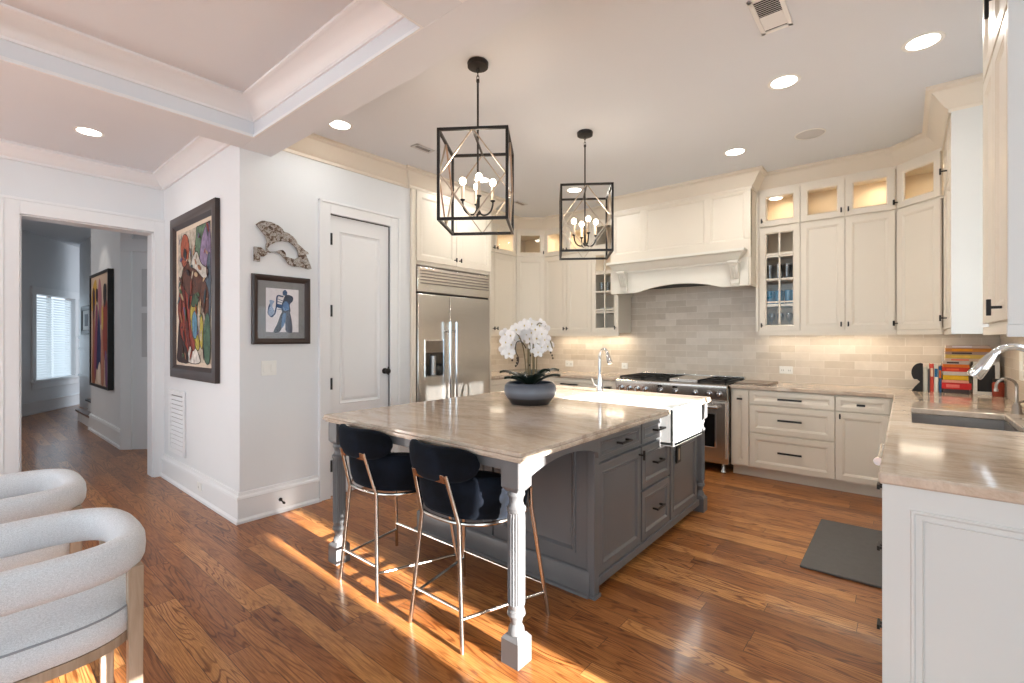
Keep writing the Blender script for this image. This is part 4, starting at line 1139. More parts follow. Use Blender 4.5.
# ================================================================ PENDANTS
def pendant():
    p = thing('pendant_lantern', '', 'pendant light', (0, 0, 0))
    # local origin = ceiling point; z down negative
    zt, zb, s = 2.565 - CEIL, 2.058 - CEIL, 0.195
    B().lathe([(0.03, -0.035), (0.062, -0.03), (0.064, -0.006), (0.06, 0.0)], 28).build('canopy', M['bronze'], p)
    for k in range(3):
        b = B(); c_ = (0, 0, -0.05 - k * 0.022)
        pts = [(0.007 * math.cos(2 * PI * q / 12), 0, c_[2] + 0.015 * math.sin(2 * PI * q / 12)) for q in range(12)]
        if k % 2: pts = [(0, x_, z_) for x_, _, z_ in pts]
        b.tube(pts, 0.0022, 6, True); b.build('chain_link', M['bronze'], p)
    B().tube([(0, 0, -0.105), (0, 0, zt - 0.01)], 0.006, 10).tube([(0, 0, -0.105), (0, 0, -0.12)], 0.010, 10).tube([(0, 0, zt), (0, 0, zb + 0.09)], 0.006, 10).build('rod', M['bronze'], p)
    b = B(); t_ = 0.016
    for z in (zt, zb):
        for i in range(4):
            c0 = [(-s, -s), (s, -s), (s, s), (-s, s)][i]; c1 = [(-s, -s), (s, -s), (s, s), (-s, s)][(i + 1) % 4]
            b.bar((c0[0], c0[1], z), (c1[0], c1[1], z), t_)
    for x_, y_ in ((-s, -s), (s, -s), (s, s), (-s, s)): b.bar((x_, y_, zb - t_ / 2), (x_, y_, zt + t_ / 2), t_)
    b.bar((0, -s, zt), (0, s, zt), 0.012)
    b.build('cage_frame', M['bronze'], p, bev=0.001)
    zm = (zt + zb) / 2
    for i in range(4):
        b = B(); q = s - 0.008
        d_ = [(0, zt), (q, zm), (0, zb), (-q, zm)]
        for a_, c_ in zip(d_, d_[1:] + d_[:1]): b.bar((a_[0], -s, a_[1]), (c_[0], -s, c_[1]), 0.009, 0.007)
        b.xf(Matrix.Rotation(i * PI / 2, 4, 'Z')); b.build('lattice', M['champagne'], p)
    B().lathe([(0.0, zb + 0.065), (0.012, zb + 0.07), (0.02, zb + 0.085), (0.012, zb + 0.10), (0.008, zb + 0.16), (0.006, zb + 0.17)], 16).build('hub', M['bronze'], p)
    for k in range(4):
        a_ = R(13) + k * PI / 2; cx_, cy_ = math.cos(a_), math.sin(a_)
        pts = [(cx_ * r_, cy_ * r_, zb + z_) for r_, z_ in ((0.008, 0.085), (0.03, 0.07), (0.058, 0.075), (0.08, 0.098), (0.09, 0.13), (0.091, 0.15))]
        ar = B().tube(smooth_path(pts), 0.0055, 8).lathe([(0.006, zb + 0.148), (0.015, zb + 0.155), (0.015, zb + 0.16)], 12, (cx_ * 0.091, cy_ * 0.091, 0)).build('arm', M['bronze'], p)
        ca = B().lathe([(0.0095, zb + 0.16), (0.0095, zb + 0.245)], 14, (cx_ * 0.091, cy_ * 0.091, 0)).build('candle_sleeve', M['candle'], p)
        B().ball((cx_ * 0.091, cy_ * 0.091, zb + 0.268), 0.02, 1, 1, 1.2, 14, 10).build('bulb', M['bulb'], ca)
    return p
pn = pendant(); PR = R(35.1)
pn.location = (-1.985, 2.06, CEIL); pn.rotation_euler = (0, 0, PR); pn['label'] = 'nearer black cage pendant lantern, larger in view, above island seating'; pn['group'] = 'lantern pendants over the island'
dup(pn, (-1.99, 3.31, CEIL), PR, 'farther black cage pendant lantern, in front of range hood', 'lantern pendants over the island')
for x, y in ((-1.985, 2.06), (-1.99, 3.31)):
    light('pendant_glow', 'POINT', (x, y, 2.36), 5, (1, 0.84, 0.66), shadow_soft_size=0.08)

# ================================================================ CEILING FIXTURES
def downlight(first=None):
    t = thing('recessed_downlight', '', 'ceiling light')
    B().lathe([(0.074, -0.001), (0.092, -0.003), (0.095, 0.0), (0.074, 0.0)], 36, cap=False).build('trim_ring', M['plastic'], t)
    B().lathe([(0, -0.0008), (0.075, -0.0008), (0.075, 0.0)], 36).build('lens', M['lens'], t)
    return t
dl0 = downlight()
spots = [((-3.395, 1.974), CEIL, 'lit recessed downlight beside coffered beam above pantry wall'),
         ((0.077, 3.523), CEIL, 'largest lit recessed downlight, near right wall cabinets'),
         ((-0.606, 3.493), CEIL, 'lit recessed downlight between ceiling vent and speaker'),
         ((-1.171, 4.523), CEIL, 'lit recessed downlight in front of range hood'),
         ((-3.424, 3.616), CEIL, 'lit recessed downlight seen through nearer pendant, above refrigerator'),
         ((-2.86, 4.53), CEIL, 'lit recessed downlight seen through farther pendant'),
         ((-4.915, 0.72), 3.0, 'lit recessed downlight in hall ceiling left of the beam')]
for i, ((x, y), z, lb) in enumerate(spots):
    o = dl0 if i == 0 else dup(dl0, (x, y, z), 0, lb, 'recessed ceiling downlights')
    if i == 0: o.location = (x, y, z); o['label'] = lb; o['group'] = 'recessed ceiling downlights'
    light('downlight_beam', 'AREA', (x, y, z - 0.02), (2.0 if i == 0 else 3.0 if i == 1 else 6.5) if i < 6 else 2.5, (1, 0.97, 0.92), 0.14, None, (0, 0, -1))
sp_ = thing('ceiling_speaker', 'round white speaker grille flush in kitchen ceiling', 'speaker', (-0.597, 4.517, CEIL))
B().lathe([(0.0, -0.004), (0.095, -0.004), (0.1, 0.0)], 36).build('grille', M['speaker'], sp_)
B().lathe([(0.1, -0.005), (0.108, -0.004), (0.11, 0.0), (0.1, 0)], 36, cap=False).build('rim', M['plastic'], sp_)
def vent(label, x, y, rot, w, l, dark):
    v = thing('ceiling_vent', label, 'vent', (x, y, CEIL), rot)
    b = B(); f_ = 0.022
    b.box(-w / 2, w / 2, -l / 2, -l / 2 + f_, -0.008, 0).box(-w / 2, w / 2, l / 2 - f_, l / 2, -0.008, 0).box(-w / 2, -w / 2 + f_, -l / 2, l / 2, -0.008, 0).box(w / 2 - f_, w / 2, -l / 2, l / 2, -0.008, 0)
    b.build('frame', M['plastic'] if not dark else M['speaker'], v, bev=0.002)
    B().box(-w / 2 + f_, w / 2 - f_, -l / 2 + f_, l / 2 - f_, -0.002, 0).build('opening', M['dark_gap'], v)
    n_ = int((l - 2 * f_) / 0.016)
    for k in range(n_):
        y_ = -l / 2 + f_ + 0.008 + k * 0.016
        tip = 1 if (y_ < 0 and not dark) else -1
        B().hexa([(-w / 2 + f_, y_ - 0.006 * tip, -0.007), (w / 2 - f_, y_ - 0.006 * tip, -0.007), (w / 2 - f_, y_ + 0.004 * tip, -0.003), (-w / 2 + f_, y_ + 0.004 * tip, -0.003),
                  (-w / 2 + f_, y_ - 0.006 * tip, -0.006), (w / 2 - f_, y_ - 0.006 * tip, -0.006), (w / 2 - f_, y_ + 0.004 * tip, -0.002), (-w / 2 + f_, y_ + 0.004 * tip, -0.002)]).build('slat', M['plastic'] if not dark else M['nickel'], v, smooth=0)
    return v
vent('white ceiling vent near top edge, above right counter', -0.53, 2.71, 0, 0.15, 0.33, False)
vent('dark ceiling vent left of nearer pendant', -3.25, 2.68, R(0), 0.09, 0.2, True)
vent('dark ceiling vent between the pendants, near refrigerator wall', -3.645, 4.53, 0, 0.09, 0.2, True)

# ================================================================ STOOLS
def stool():
    s = thing('bar_stool', '', 'stool')
    # local: x right, +y towards the island, origin on floor at seat centre
    yr, yf = -0.235, 0.245
    fl_ = {(-1, 0): (-0.18, yr), (1, 0): (0.18, yr), (-1, 1): (-0.30, yf), (1, 1): (0.30, yf)}
    ZR = 0.545
    r_ = 0.0105
    for sx in (-1, 1):
        B().tube([(sx * 0.18, yr, 0), (sx * 0.128, -0.205, ZR), (sx * 0.11, -0.27, 0.775)], r_, 12).build('leg', M['silver_rod'], s)
        B().tube([(sx * 0.30, yf, 0), (sx * 0.238, 0.185, ZR), (sx * 0.245, 0.17, 0.645)], r_, 12).build('leg', M['silver_rod'], s)
    def ringp(k, n=32):
        a_ = 2 * PI * k / n; c_, q = math.cos(a_), math.sin(a_)
        return (0.262 * math.copysign(abs(c_) ** 0.8, c_), 0.02 + 0.235 * math.copysign(abs(q) ** 0.85, q), ZR)
    B().tube([ringp(k) for k in range(32)], 0.0095, 10, True).build('seat_ring', M['silver_rod'], s)
    def lg(sx, f, z):  # point on leg at height z
        if f: t_ = z / ZR; return (sx * (0.30 - 0.062 * t_), yf - 0.06 * t_, z)
        t_ = z / ZR; return (sx * (0.18 - 0.052 * t_), yr + 0.03 * t_, z)
    B().tube([lg(-1, 0, 0.175), lg(1, 0, 0.175)], 0.008, 10).build('footrest', M['silver_rod'], s)
    B().tube([lg(-1, 1, 0.16), lg(1, 1, 0.16)], 0.008, 10).build('footrest', M['silver_rod'], s)
    for sx in (-1, 1): B().tube([lg(sx, 0, 0.14), lg(sx, 1, 0.115)], 0.008, 10).build('footrest', M['silver_rod'], s)
    # copper bar plate between the posts
    b = B(); b.hexa([(-0.105, -0.270, 0.735), (0.105, -0.270, 0.735), (0.105, -0.258, 0.735), (-0.105, -0.258, 0.735), (-0.105, -0.282, 0.775), (0.105, -0.282, 0.775), (0.105, -0.27, 0.775), (-0.105, -0.27, 0.775)])
    b.build('back_plate', M['rose'], s, bev=0.002)
    # seat cushion
    b = B(); rr = []
    for z, k_ in ((0.553, 0.86), (0.562, 0.93), (0.63, 0.93), (0.655, 0.86), (0.665, 0.6)):
        rr.append([b.bm.verts.new((0.262 * k_ * math.copysign(abs(math.cos(2 * PI * q / 32)) ** 0.8, math.cos(2 * PI * q / 32)), 0.02 + 0.24 * k_ * math.copysign(abs(math.sin(2 * PI * q / 32)) ** 0.85, math.sin(2 * PI * q / 32)), z)) for q in range(32)])
    for a_, c_ in zip(rr, rr[1:]):
        for k in range(32): b.bm.faces.new((a_[k], a_[(k + 1) % 32], c_[(k + 1) % 32], c_[k]))
    b.bm.faces.new(rr[0][::-1]); b.bm.faces.new(rr[-1])
    b.build('seat', M['velvet'], s, smooth=60)
    # tub shell: wraps the back and both sides
    def wrap(name, a0, a1, rad, zb_, zt_, th, ry=None, cy=0.02, n=36, dip=0.0, lean=0.0, endr=0.3, sq=0.6):
        b = B(); rows = []
        for i in range(n + 1):
            u_ = i / n; a_ = a0 + (a1 - a0) * u_
            e_ = min(u_, 1 - u_) * 2
            k_ = min(1, e_ / endr); k_ = math.sqrt(max(0, 1 - (1 - k_) ** 2))
            zc = (zb_ + zt_) / 2 - dip * (abs(u_ - 0.5) * 2) ** 2; hh = (zt_ - zb_) / 2 * (0.12 + 0.88 * k_)
            tt = th / 2 * (0.3 + 0.7 * k_)
            ring = []
            for q in range(14):
                w_ = 2 * PI * q / 14
                dr2 = tt * math.copysign(abs(math.cos(w_)) ** 0.7, math.cos(w_)); dz = hh * math.copysign(abs(math.sin(w_)) ** sq, math.sin(w_))
                rr_ = rad + dr2 + lean * (dz / (zt_ - zb_)) 
                ry_ = (ry or rad) + dr2 + lean * (dz / (zt_ - zb_))
                ring.append(b.bm.verts.new((rr_ * math.cos(a_), cy + ry_ * math.sin(a_), zc + dz)))
            rows.append(ring)
        for a2, c2 in zip(rows, rows[1:]):
            for q in range(14): b.bm.faces.new((a2[q], a2[(q + 1) % 14], c2[(q + 1) % 14], c2[q]))
        b.bm.faces.new(rows[0]); b.bm.faces.new(rows[-1][::-1])
        return b.build(name, M['velvet'], s, smooth=60)
    wrap('tub_back', R(-215), R(35), 0.262, 0.565, 0.76, 0.055, 0.225, dip=0.045, lean=0.02, endr=0.12)
    wrap('backrest', R(-143), R(-37), 0.272, 0.734, 0.900, 0.060, 0.272, cy=0.0, lean=0.02, endr=0.55, sq=0.9)
    return s
s0 = stool(); s0.location = (-1.67, 1.683, 0); s0['label'] = 'right hand black velvet bar stool beside nearest island leg'; s0['group'] = 'bar stools at the island'
dup(s0, (-2.306, 1.683, 0), 0, 'left hand black velvet bar stool beside farther island leg', 'bar stools at the island')

# ================================================================ FABRIC DINING CHAIRS
def fchair():
    c = thing('dining_chair', '', 'chair')
    def U(hw, ya, yb, p=0.62, n=40):
        """plan curve open towards -y: straight arms and a rounded back at +y"""
        pts = [(hw, ya + (yb * 0.0 - ya) * k / 8) for k in range(8)]
        for k in range(n + 1):
            a_ = PI * k / n; cs, sn = math.cos(a_), math.sin(a_)
            pts.append((hw * math.copysign(abs(cs) ** p, cs), yb * abs(sn) ** p))
        pts += [(-hw, ya + (0 - ya) * k / 8) for k in range(7, -1, -1)]
        return pts
    pl = U(0.252, -0.22, 0.252)
    b = B(); rows = []; n = len(pl)
    for i, (x, y) in enumerate(pl):
        a_ = Vector(pl[max(i - 1, 0)]); d_ = (Vector(pl[min(i + 1, n - 1)]) - a_).normalized(); nn_ = Vector((d_.y, -d_.x))
        e_ = min(i, n - 1 - i); k_ = [0.35, 0.75, 0.92][e_] if e_ < 3 else 1
        ring = []
        for q in range(16):
            w_ = 2 * PI * q / 16
            o_ = 0.042 * k_ * math.copysign(abs(math.cos(w_)) ** 0.75, math.cos(w_)); z_ = 0.672 + 0.058 * k_ * math.copysign(abs(math.sin(w_)) ** 0.7, math.sin(w_))
            ring.append(b.bm.verts.new((x + nn_.x * o_, y + nn_.y * o_, z_)))
        rows.append(ring)
    for a2, c2 in zip(rows, rows[1:]):
        for q in range(16): b.bm.faces.new((a2[q], a2[(q + 1) % 16], c2[(q + 1) % 16], c2[q]))
    b.bm.faces.new(rows[0]); b.bm.faces.new(rows[-1][::-1])
    b.build('backrest', M['fabric'], c, smooth=60)
    def seatp(k, sc, n=48):
        a_ = 2 * PI * k / n; cs, sn = math.cos(a_), math.sin(a_)
        return (0.275 * sc * math.copysign(abs(cs) ** 0.7, cs), 0.006 + 0.27 * sc * math.copysign(abs(sn) ** 0.7, sn))
    def disc(levels, m, nm):
        b = B(); rr = [[b.bm.verts.new(seatp(k, sc) + (z,)) for k in range(48)] for z, sc in levels]
        for a2, c2 in zip(rr, rr[1:]):
            for k in range(48): b.bm.faces.new((a2[k], a2[(k + 1) % 48], c2[(k + 1) % 48], c2[k]))
        b.bm.faces.new(rr[0][::-1]); b.bm.faces.new(rr[-1])
        return b.build(nm, m, c, smooth=50)
    st_ = disc([(0.42, 0.96), (0.425, 0.985), (0.46, 1.0), (0.500, 0.99), (0.508, 0.965), (0.521, 0.9), (0.529, 0.7), (0.532, 0.4)], M['fabric'], 'seat')
    B().tube([seatp(k, 0.984) + (0.505,) for k in range(48)], 0.0035, 6, True).build('piping', flat(150, 154, 160), st_)
    disc([(0.388, 0.93), (0.388, 0.975), (0.419, 0.975), (0.419, 0.93)], M['oak_leg'], 'seat_frame')
    for sx, y in ((-1, 0.238), (1, 0.238), (-1, -0.2), (1, -0.2)):
        b = B(); xx = sx * (0.212 if y > 0 else 0.255); tz = 0.63
        b.hexa([(xx - 0.014, y - 0.02, 0), (xx + 0.014, y - 0.02, 0), (xx + 0.014, y + 0.018, 0), (xx - 0.014, y + 0.018, 0), (xx - 0.018, y - 0.022, tz), (xx + 0.018, y - 0.022, tz), (xx + 0.018, y + 0.02, tz), (xx - 0.018, y + 0.02, tz)])
        b.build('leg', M['oak_leg'], c, bev=0.003)
    return c
c0 = fchair(); c0.location = (-2.175, 0.165, 0); c0['label'] = 'light grey fabric barrel chair, nearest camera at left edge'; c0['group'] = 'grey barrel dining chairs'
dup(c0, (-3.06, 0.135, 0), 0, 'light grey fabric barrel chair, behind the nearest one at left edge', 'grey barrel dining chairs')

# ================================================================ WALL ART
def art_frame(parent, w, h, fw_, m, depth=0.03, y=0.0):
    """frame in local x/z, front at -depth"""
    return B().rings(w, 0, h, 0, [(0, y), (0, -depth), (fw_ * 0.3, -depth - 0.006), (fw_ * 0.7, -depth), (fw_, -depth * 0.4), (fw_, y)], fill=False).build('frame', m, parent, smooth=20)
def blob(b, pts, y, th=0.0012):
    b.prism([pts], lambda u_, v_, d_: (u_, d_, v_), y, y - th)
def spline(pts, k=5):
    P = [Vector(p) for p in pts]; n = len(P); out = []
    for i in range(n):
        a_, b_, c_, d_ = P[i - 1], P[i], P[(i + 1) % n], P[(i + 2) % n]
        for j in range(k):
            t_ = j / k
            q = 0.5 * ((2 * b_) + (c_ - a_) * t_ + (2 * a_ - 5 * b_ + 4 * c_ - d_) * t_ ** 2 + (3 * b_ - a_ - 3 * c_ + d_) * t_ ** 3)
            out.append((q.x, q.y))
    return out
# large painting on the gallery wall (1.25 wide x 1.48 high)
p = thing('framed_painting', 'large dark framed painting of red and brown figures left of corner', 'painting', (-5.40, 1.408, 1.02))
PW, PH = 1.18, 1.485
art_frame(p, PW, PH, 0.115, M['frame_dark'], 0.035)
b = B().mat(flat(214, 196, 176)); b.box(0.1, PW - 0.1, -0.012, 0, 0.1, PH - 0.1)
def U2(u, v): return (0.17 + u * (PW - 0.34), 0.155 + v * (PH - 0.31))
layers = [((199, 186, 168), [(0, 0), (1, 0), (1, 1), (0, 1)], 0),
 ((96, 123, 96), [(0.62, 0.62), (0.85, 0.55), (1, 0.7), (1, 1), (0.6, 1), (0.55, 0.85)], 0),
 ((142, 123, 154), [(0.72, 0.45), (1, 0.5), (1, 0.95), (0.85, 0.97), (0.7, 0.8)], 1),
 ((85, 101, 115), [(0.85, 0.3), (1, 0.3), (1, 0.75), (0.9, 0.7)], 1),
 ((152, 63, 47), [(0.05, 0.35), (0.12, 0.62), (0.3, 0.7), (0.55, 0.6), (0.62, 0.35), (0.55, 0.1), (0.4, 0.0), (0.15, 0.0), (0.04, 0.15)], 1),
 ((95, 56, 40), [(0.12, 0.62), (0.2, 0.74), (0.35, 0.76), (0.55, 0.7), (0.78, 0.62), (0.95, 0.5), (0.92, 0.3), (0.75, 0.42), (0.6, 0.5), (0.4, 0.5), (0.25, 0.55)], 1),
 ((173, 88, 60), [(0.12, 0.78), (0.1, 0.9), (0.2, 0.98), (0.33, 0.95), (0.38, 0.85), (0.32, 0.76), (0.2, 0.73)], 1),
 ((210, 205, 194), [(0.42, 0.73), (0.6, 0.82), (0.75, 0.72), (0.95, 0.66), (0.85, 0.6), (0.6, 0.68)], 1),
 ((193, 176, 73), [(0.45, 0.25), (0.42, 0.4), (0.52, 0.5), (0.68, 0.45), (0.62, 0.38), (0.66, 0.2), (0.78, 0.1), (0.8, 0.3), (0.72, 0.35), (0.7, 0.12), (0.6, 0.1)], 1),
 ((96, 145, 170), [(0.5, 0.2), (0.48, 0.33), (0.56, 0.38), (0.63, 0.3), (0.6, 0.18)], 1),
 ((60, 84, 57), [(0.46, 0.42), (0.5, 0.5), (0.66, 0.47), (0.64, 0.42)], 1),
 ((226, 221, 213), [(0.35, 0.0), (0.4, 0.12), (0.5, 0.08), (0.6, 0.1), (0.72, 0.0)], 1),
 ((55, 30, 27), [(0.0, 0.1), (0.05, 0.3), (0.1, 0.2), (0.3, 0.1), (0.35, 0.0), (0.0, 0.0)], 1),
 ((108, 37, 32), [(0.16, 0.55), (0.22, 0.58), (0.42, 0.12), (0.36, 0.1)], 0),
 ((73, 104, 83), [(0.86, 0.02), (1, 0.02), (1, 0.3), (0.9, 0.35), (0.82, 0.2)], 1),
 ((41, 28, 26), [(0.2, 0.82), (0.24, 0.87), (0.3, 0.83), (0.25, 0.8)], 1),
 ((135, 55, 40), [(0.02, 0.4), (0.08, 0.55), (0.14, 0.45), (0.1, 0.3)], 1)]
def outline(b, q, y, w_, m):
    b.mat(m)
    for a_, c_ in zip(q, q[1:] + q[:1]):
        if (Vector(a_) - Vector(c_)).length > 1e-4: b.bar((a_[0], y, a_[1]), (c_[0], y, c_[1]), 0.0006, w_)
ink_m = flat(46, 30, 28)
for i, (c_, pts, sm) in enumerate(layers):
    q = [U2(*s_) for s_ in pts]; q = spline(q) if sm else q
    b.mat(flat(*c_, 0.6, 0.5)); blob(b, q, -0.012 - 0.0004 * i, 0.0006)
    if i: outline(b, q, -0.0128 - 0.0004 * i, 0.007, ink_m)
ar = random.Random(11)
pal = [(150, 66, 46), (92, 52, 38), (196, 168, 132), (110, 96, 130), (64, 84, 92), (74, 96, 66), (176, 120, 84), (54, 34, 34), (206, 196, 176)]
for i in range(70):
    u, v = ar.uniform(0.05, 0.95), ar.uniform(0.03, 0.97); r_ = ar.uniform(0.012, 0.04); a0 = ar.uniform(0, PI)
    pts = [U2(min(0.995, max(0.005, u + r_ * 1.6 * math.cos(a0) * math.cos(t_) - r_ * 0.5 * math.sin(a0) * math.sin(t_))), min(0.995, max(0.005, v + r_ * 1.6 * math.sin(a0) * math.cos(t_) + r_ * 0.5 * math.cos(a0) * math.sin(t_)))) for t_ in [k * PI / 4 for k in range(8)]]
    b.mat(flat(*pal[i % len(pal)], 0.6, 0.5)); blob(b, pts, -0.0202 - 0.00003 * i, 0.0006)

b.build('canvas', None, p, smooth=0)
# framed saxophone player on the pantry wall: local x -> world y
p = thing('framed_picture', 'dark framed blue drawing of a saxophone player below metal sculpture', 'picture', (PX + 0.002, 1.49, 1.337), R(90))
PW, PH = 0.456, 0.540
art_frame(p, PW, PH, 0.045, M['frame_dark'], 0.02)
b = B().mat(flat(132, 132, 134)); b.box(0.04, PW - 0.04, -0.008, 0, 0.04, PH - 0.04)
b.mat(flat(226, 222, 226)); b.box(0.105, PW - 0.095, -0.0095, -0.008, 0.095, PH - 0.10)
ix, iz, iw, ih = 0.105, 0.095, 0.256, 0.345
def V2(u, v): return (ix + u * iw, iz + v * ih)
ink = [((62, 88, 124), [(0.52, 0.85), (0.5, 0.93), (0.57, 0.98), (0.64, 0.93), (0.62, 0.86)]),
 ((52, 62, 82), [(0.6, 0.86), (0.8, 0.84), (0.82, 0.74), (0.72, 0.64), (0.74, 0.5), (0.66, 0.42), (0.5, 0.44), (0.46, 0.56), (0.5, 0.7)]),
 ((84, 120, 168), [(0.5, 0.62), (0.58, 0.72), (0.68, 0.66), (0.68, 0.52), (0.54, 0.5)]),
 ((70, 74, 88), [(0.46, 0.44), (0.6, 0.46), (0.44, 0.04), (0.22, 0.0), (0.34, 0.2)]),
 ((70, 74, 92), [(0.52, 0.46), (0.72, 0.46), (0.8, 0.02), (0.6, 0.02), (0.58, 0.2)]),
 ((96, 128, 170), [(0.5, 0.4), (0.6, 0.42), (0.56, 0.2), (0.46, 0.1)]),
 ((64, 96, 140), [(0.5, 0.62), (0.34, 0.64), (0.3, 0.58), (0.48, 0.54)])]
for i, (c_, pts) in enumerate(ink): b.mat(flat(*c_)); blob(b, spline([V2(*s_) for s_ in pts]), -0.0095 - 0.0003 * i, 0.0005)
b.mat(flat(40, 66, 108))
sax = [V2(*q) for q in ((0.52, 0.82), (0.36, 0.84), (0.32, 0.8), (0.31, 0.6), (0.26, 0.42), (0.16, 0.34), (0.06, 0.42), (0.08, 0.56), (0.14, 0.66))]
for a_, c_ in zip(sax, sax[1:]): b.bar((a_[0], -0.012, a_[1]), (c_[0], -0.012, c_[1]), 0.001, 0.011)
b.mat(flat(150, 170, 200)); blob(b, spline([V2(*q) for q in ((0.06, 0.44), (0.14, 0.36), (0.24, 0.46), (0.18, 0.6), (0.24, 0.7), (0.1, 0.72), (0.12, 0.6))]), -0.0122, 0.0005)
b.mat(flat(40, 66, 108))
for k in range(5): q0 = V2(0.34, 0.76 - k * 0.06); q1 = V2(0.5, 0.72 - k * 0.05); b.bar((q0[0], -0.0125, q0[1]), (q1[0], -0.0125, q1[1]), 0.001, 0.004)
b.build('print', None, p, smooth=0)
B().box(0.045, PW - 0.045, -0.016, -0.014, 0.045, PH - 0.045).build('pane', M['pane'], p)
# metal sculpture above it; points from the wall plane (world y, z)
out = [(1.515, 2.246), (1.54, 2.27), (1.565, 2.285), (1.63, 2.285), (1.685, 2.268), (1.715, 2.25), (1.725, 2.228), (1.76, 2.222), (1.80, 2.20), (1.825, 2.175), (1.835, 2.15), (1.87, 2.125), (1.895, 2.105), (1.925, 2.09), (1.93, 2.075), (1.905, 2.07), (1.93, 2.02), (1.945, 1.985), (1.955, 1.957), (1.93, 1.95), (1.86, 1.962), (1.80, 1.958), (1.765, 1.972), (1.735, 2.01), (1.70, 2.045), (1.655, 2.055), (1.625, 2.045), (1.598, 2.045), (1.60, 2.03), (1.575, 2.01), (1.545, 2.005), (1.545, 1.965), (1.50, 1.965), (1.50, 2.075), (1.55, 2.078), (1.575, 2.06), (1.592, 2.055), (1.588, 2.09), (1.595, 2.13), (1.585, 2.17), (1.55, 2.21)]
hole = [(1.615, 2.052), (1.60, 2.075), (1.62, 2.105), (1.665, 2.135), (1.715, 2.152), (1.765, 2.152), (1.81, 2.125), (1.84, 2.08), (1.845, 2.04), (1.815, 2.02), (1.775, 2.025), (1.745, 2.03), (1.74, 2.06), (1.72, 2.08), (1.69, 2.075), (1.665, 2.06)]
b = B(); b.prism([out, hole], lambda u_, v_, d_: (d_, u_, v_ + 0.005), PX + 0.012, PX + 0.030)
o = b.build('metal_sculpture', M['sculpt'], None, bev=0.006, seg=2); tag(o, 'tarnished metal fish-like wall sculpture above framed saxophone drawing', 'sculpture')
# hall painting, dark edged, on the foyer wall
p = thing('hall_painting', 'tall black edged canvas of colourful standing figures seen through doorway', 'painting', (-9.24, 1.418, 0.70))
PW, PH = 1.235, 1.60
B().rings(PW, 0, PH, 0, [(0, 0), (0, -0.06), (0.035, -0.06), (0.035, -0.045), (0.035, 0)], fill=False).build('frame', M['frame_black'], p, smooth=0)
b = B().mat(flat(206, 180, 158)); b.box(0.03, PW - 0.03, -0.045, -0.01, 0.03, PH - 0.03)
def U3(u, v): return (0.05 + u * (PW - 0.1), 0.05 + v * (PH - 0.1))
lay = [((150, 88, 60), [(0.04, 0.02), (0.1, 0.5), (0.06, 0.75), (0.16, 0.8), (0.22, 0.5), (0.24, 0.02)]),
 ((30, 40, 90), [(0.3, 0.15), (0.42, 0.6), (0.5, 0.72), (0.55, 0.5), (0.6, 0.22)]),
 ((172, 110, 120), [(0.46, 0.72), (0.42, 0.85), (0.5, 0.98), (0.62, 0.86), (0.62, 0.6), (0.56, 0.55)]),
 ((196, 150, 60), [(0.02, 0.7), (0.08, 0.9), (0.3, 0.98), (0.34, 0.8), (0.2, 0.72)]),
 ((70, 34, 40), [(0.1, 0.78), (0.12, 0.9), (0.22, 0.88), (0.24, 0.76), (0.16, 0.6)]),
 ((60, 34, 44), [(0.3, 0.8), (0.3, 0.88), (0.4, 0.88), (0.4, 0.76)]),
 ((130, 60, 90), [(0.26, 0.55), (0.3, 0.72), (0.4, 0.7), (0.36, 0.3), (0.26, 0.02), (0.2, 0.2)]),
 ((180, 120, 96), [(0.62, 0.02), (0.6, 0.3), (0.66, 0.6), (0.74, 0.5), (0.76, 0.02)]),
 ((150, 56, 40), [(0.72, 0.4), (0.74, 0.7), (0.84, 0.8), (0.96, 0.68), (0.94, 0.3), (0.84, 0.2)]),
 ((40, 26, 30), [(0.74, 0.8), (0.76, 0.9), (0.88, 0.9), (0.9, 0.78), (0.82, 0.7)]),
 ((206, 170, 80), [(0.64, 0.55), (0.66, 0.72), (0.74, 0.66), (0.72, 0.5)]),
 ((120, 80, 120), [(0.86, 0.02), (0.84, 0.3), (0.96, 0.25), (0.97, 0.02)]),
 ((226, 206, 190), [(0.42, 0.02), (0.44, 0.14), (0.56, 0.2), (0.6, 0.02)])]
for i, (c_, pts) in enumerate(lay): b.mat(flat(*c_)); blob(b, spline([U3(*s_) for s_ in pts]), -0.045 - 0.0005 * i, 0.0008)
b.build('canvas', None, p, smooth=0)
p = thing('small_framed_picture', 'small black framed picture on stair wall beyond foyer', 'picture', (-12.56, 1.748, 1.46), 0)
art_frame(p, 0.9, 0.55, 0.09, M['frame_black'], 0.03)
b = B().mat(flat(222, 222, 222)); b.box(0.08, 0.82, -0.012, -0.002, 0.08, 0.47); b.mat(flat(130, 134, 140)); b.box(0.28, 0.62, -0.014, -0.012, 0.16, 0.39); b.build('print', None, p, smooth=0)

# louvred return vent on the gallery wall
v = thing('wall_vent', 'white louvred return air grille under large painting', 'vent', (-5.52, 1.408, 0.29))
VW, VH = 0.46, 0.60
B().rings(VW, 0, VH, 0, [(0, 0), (0, -0.012), (0.004, -0.018), (0.045, -0.014), (0.05, 0)], fill=False).build('frame', M['trim'], v, smooth=20)
B().box(0.05, VW - 0.05, -0.002, 0, 0.05, VH - 0.05).build('backing', M['nickel'], v)
for k in range(12):
    z_ = 0.066 + k * 0.0415
    B().hexa([(0.05, -0.016, z_ - 0.012), (VW - 0.05, -0.016, z_ - 0.012), (VW - 0.05, -0.003, z_ + 0.014), (0.05, -0.003, z_ + 0.014), (0.05, -0.016, z_ - 0.008), (VW - 0.05, -0.016, z_ - 0.008), (VW - 0.05, -0.003, z_ + 0.018), (0.05, -0.003, z_ + 0.018)]).build('slat', M['trim'], v, smooth=0)

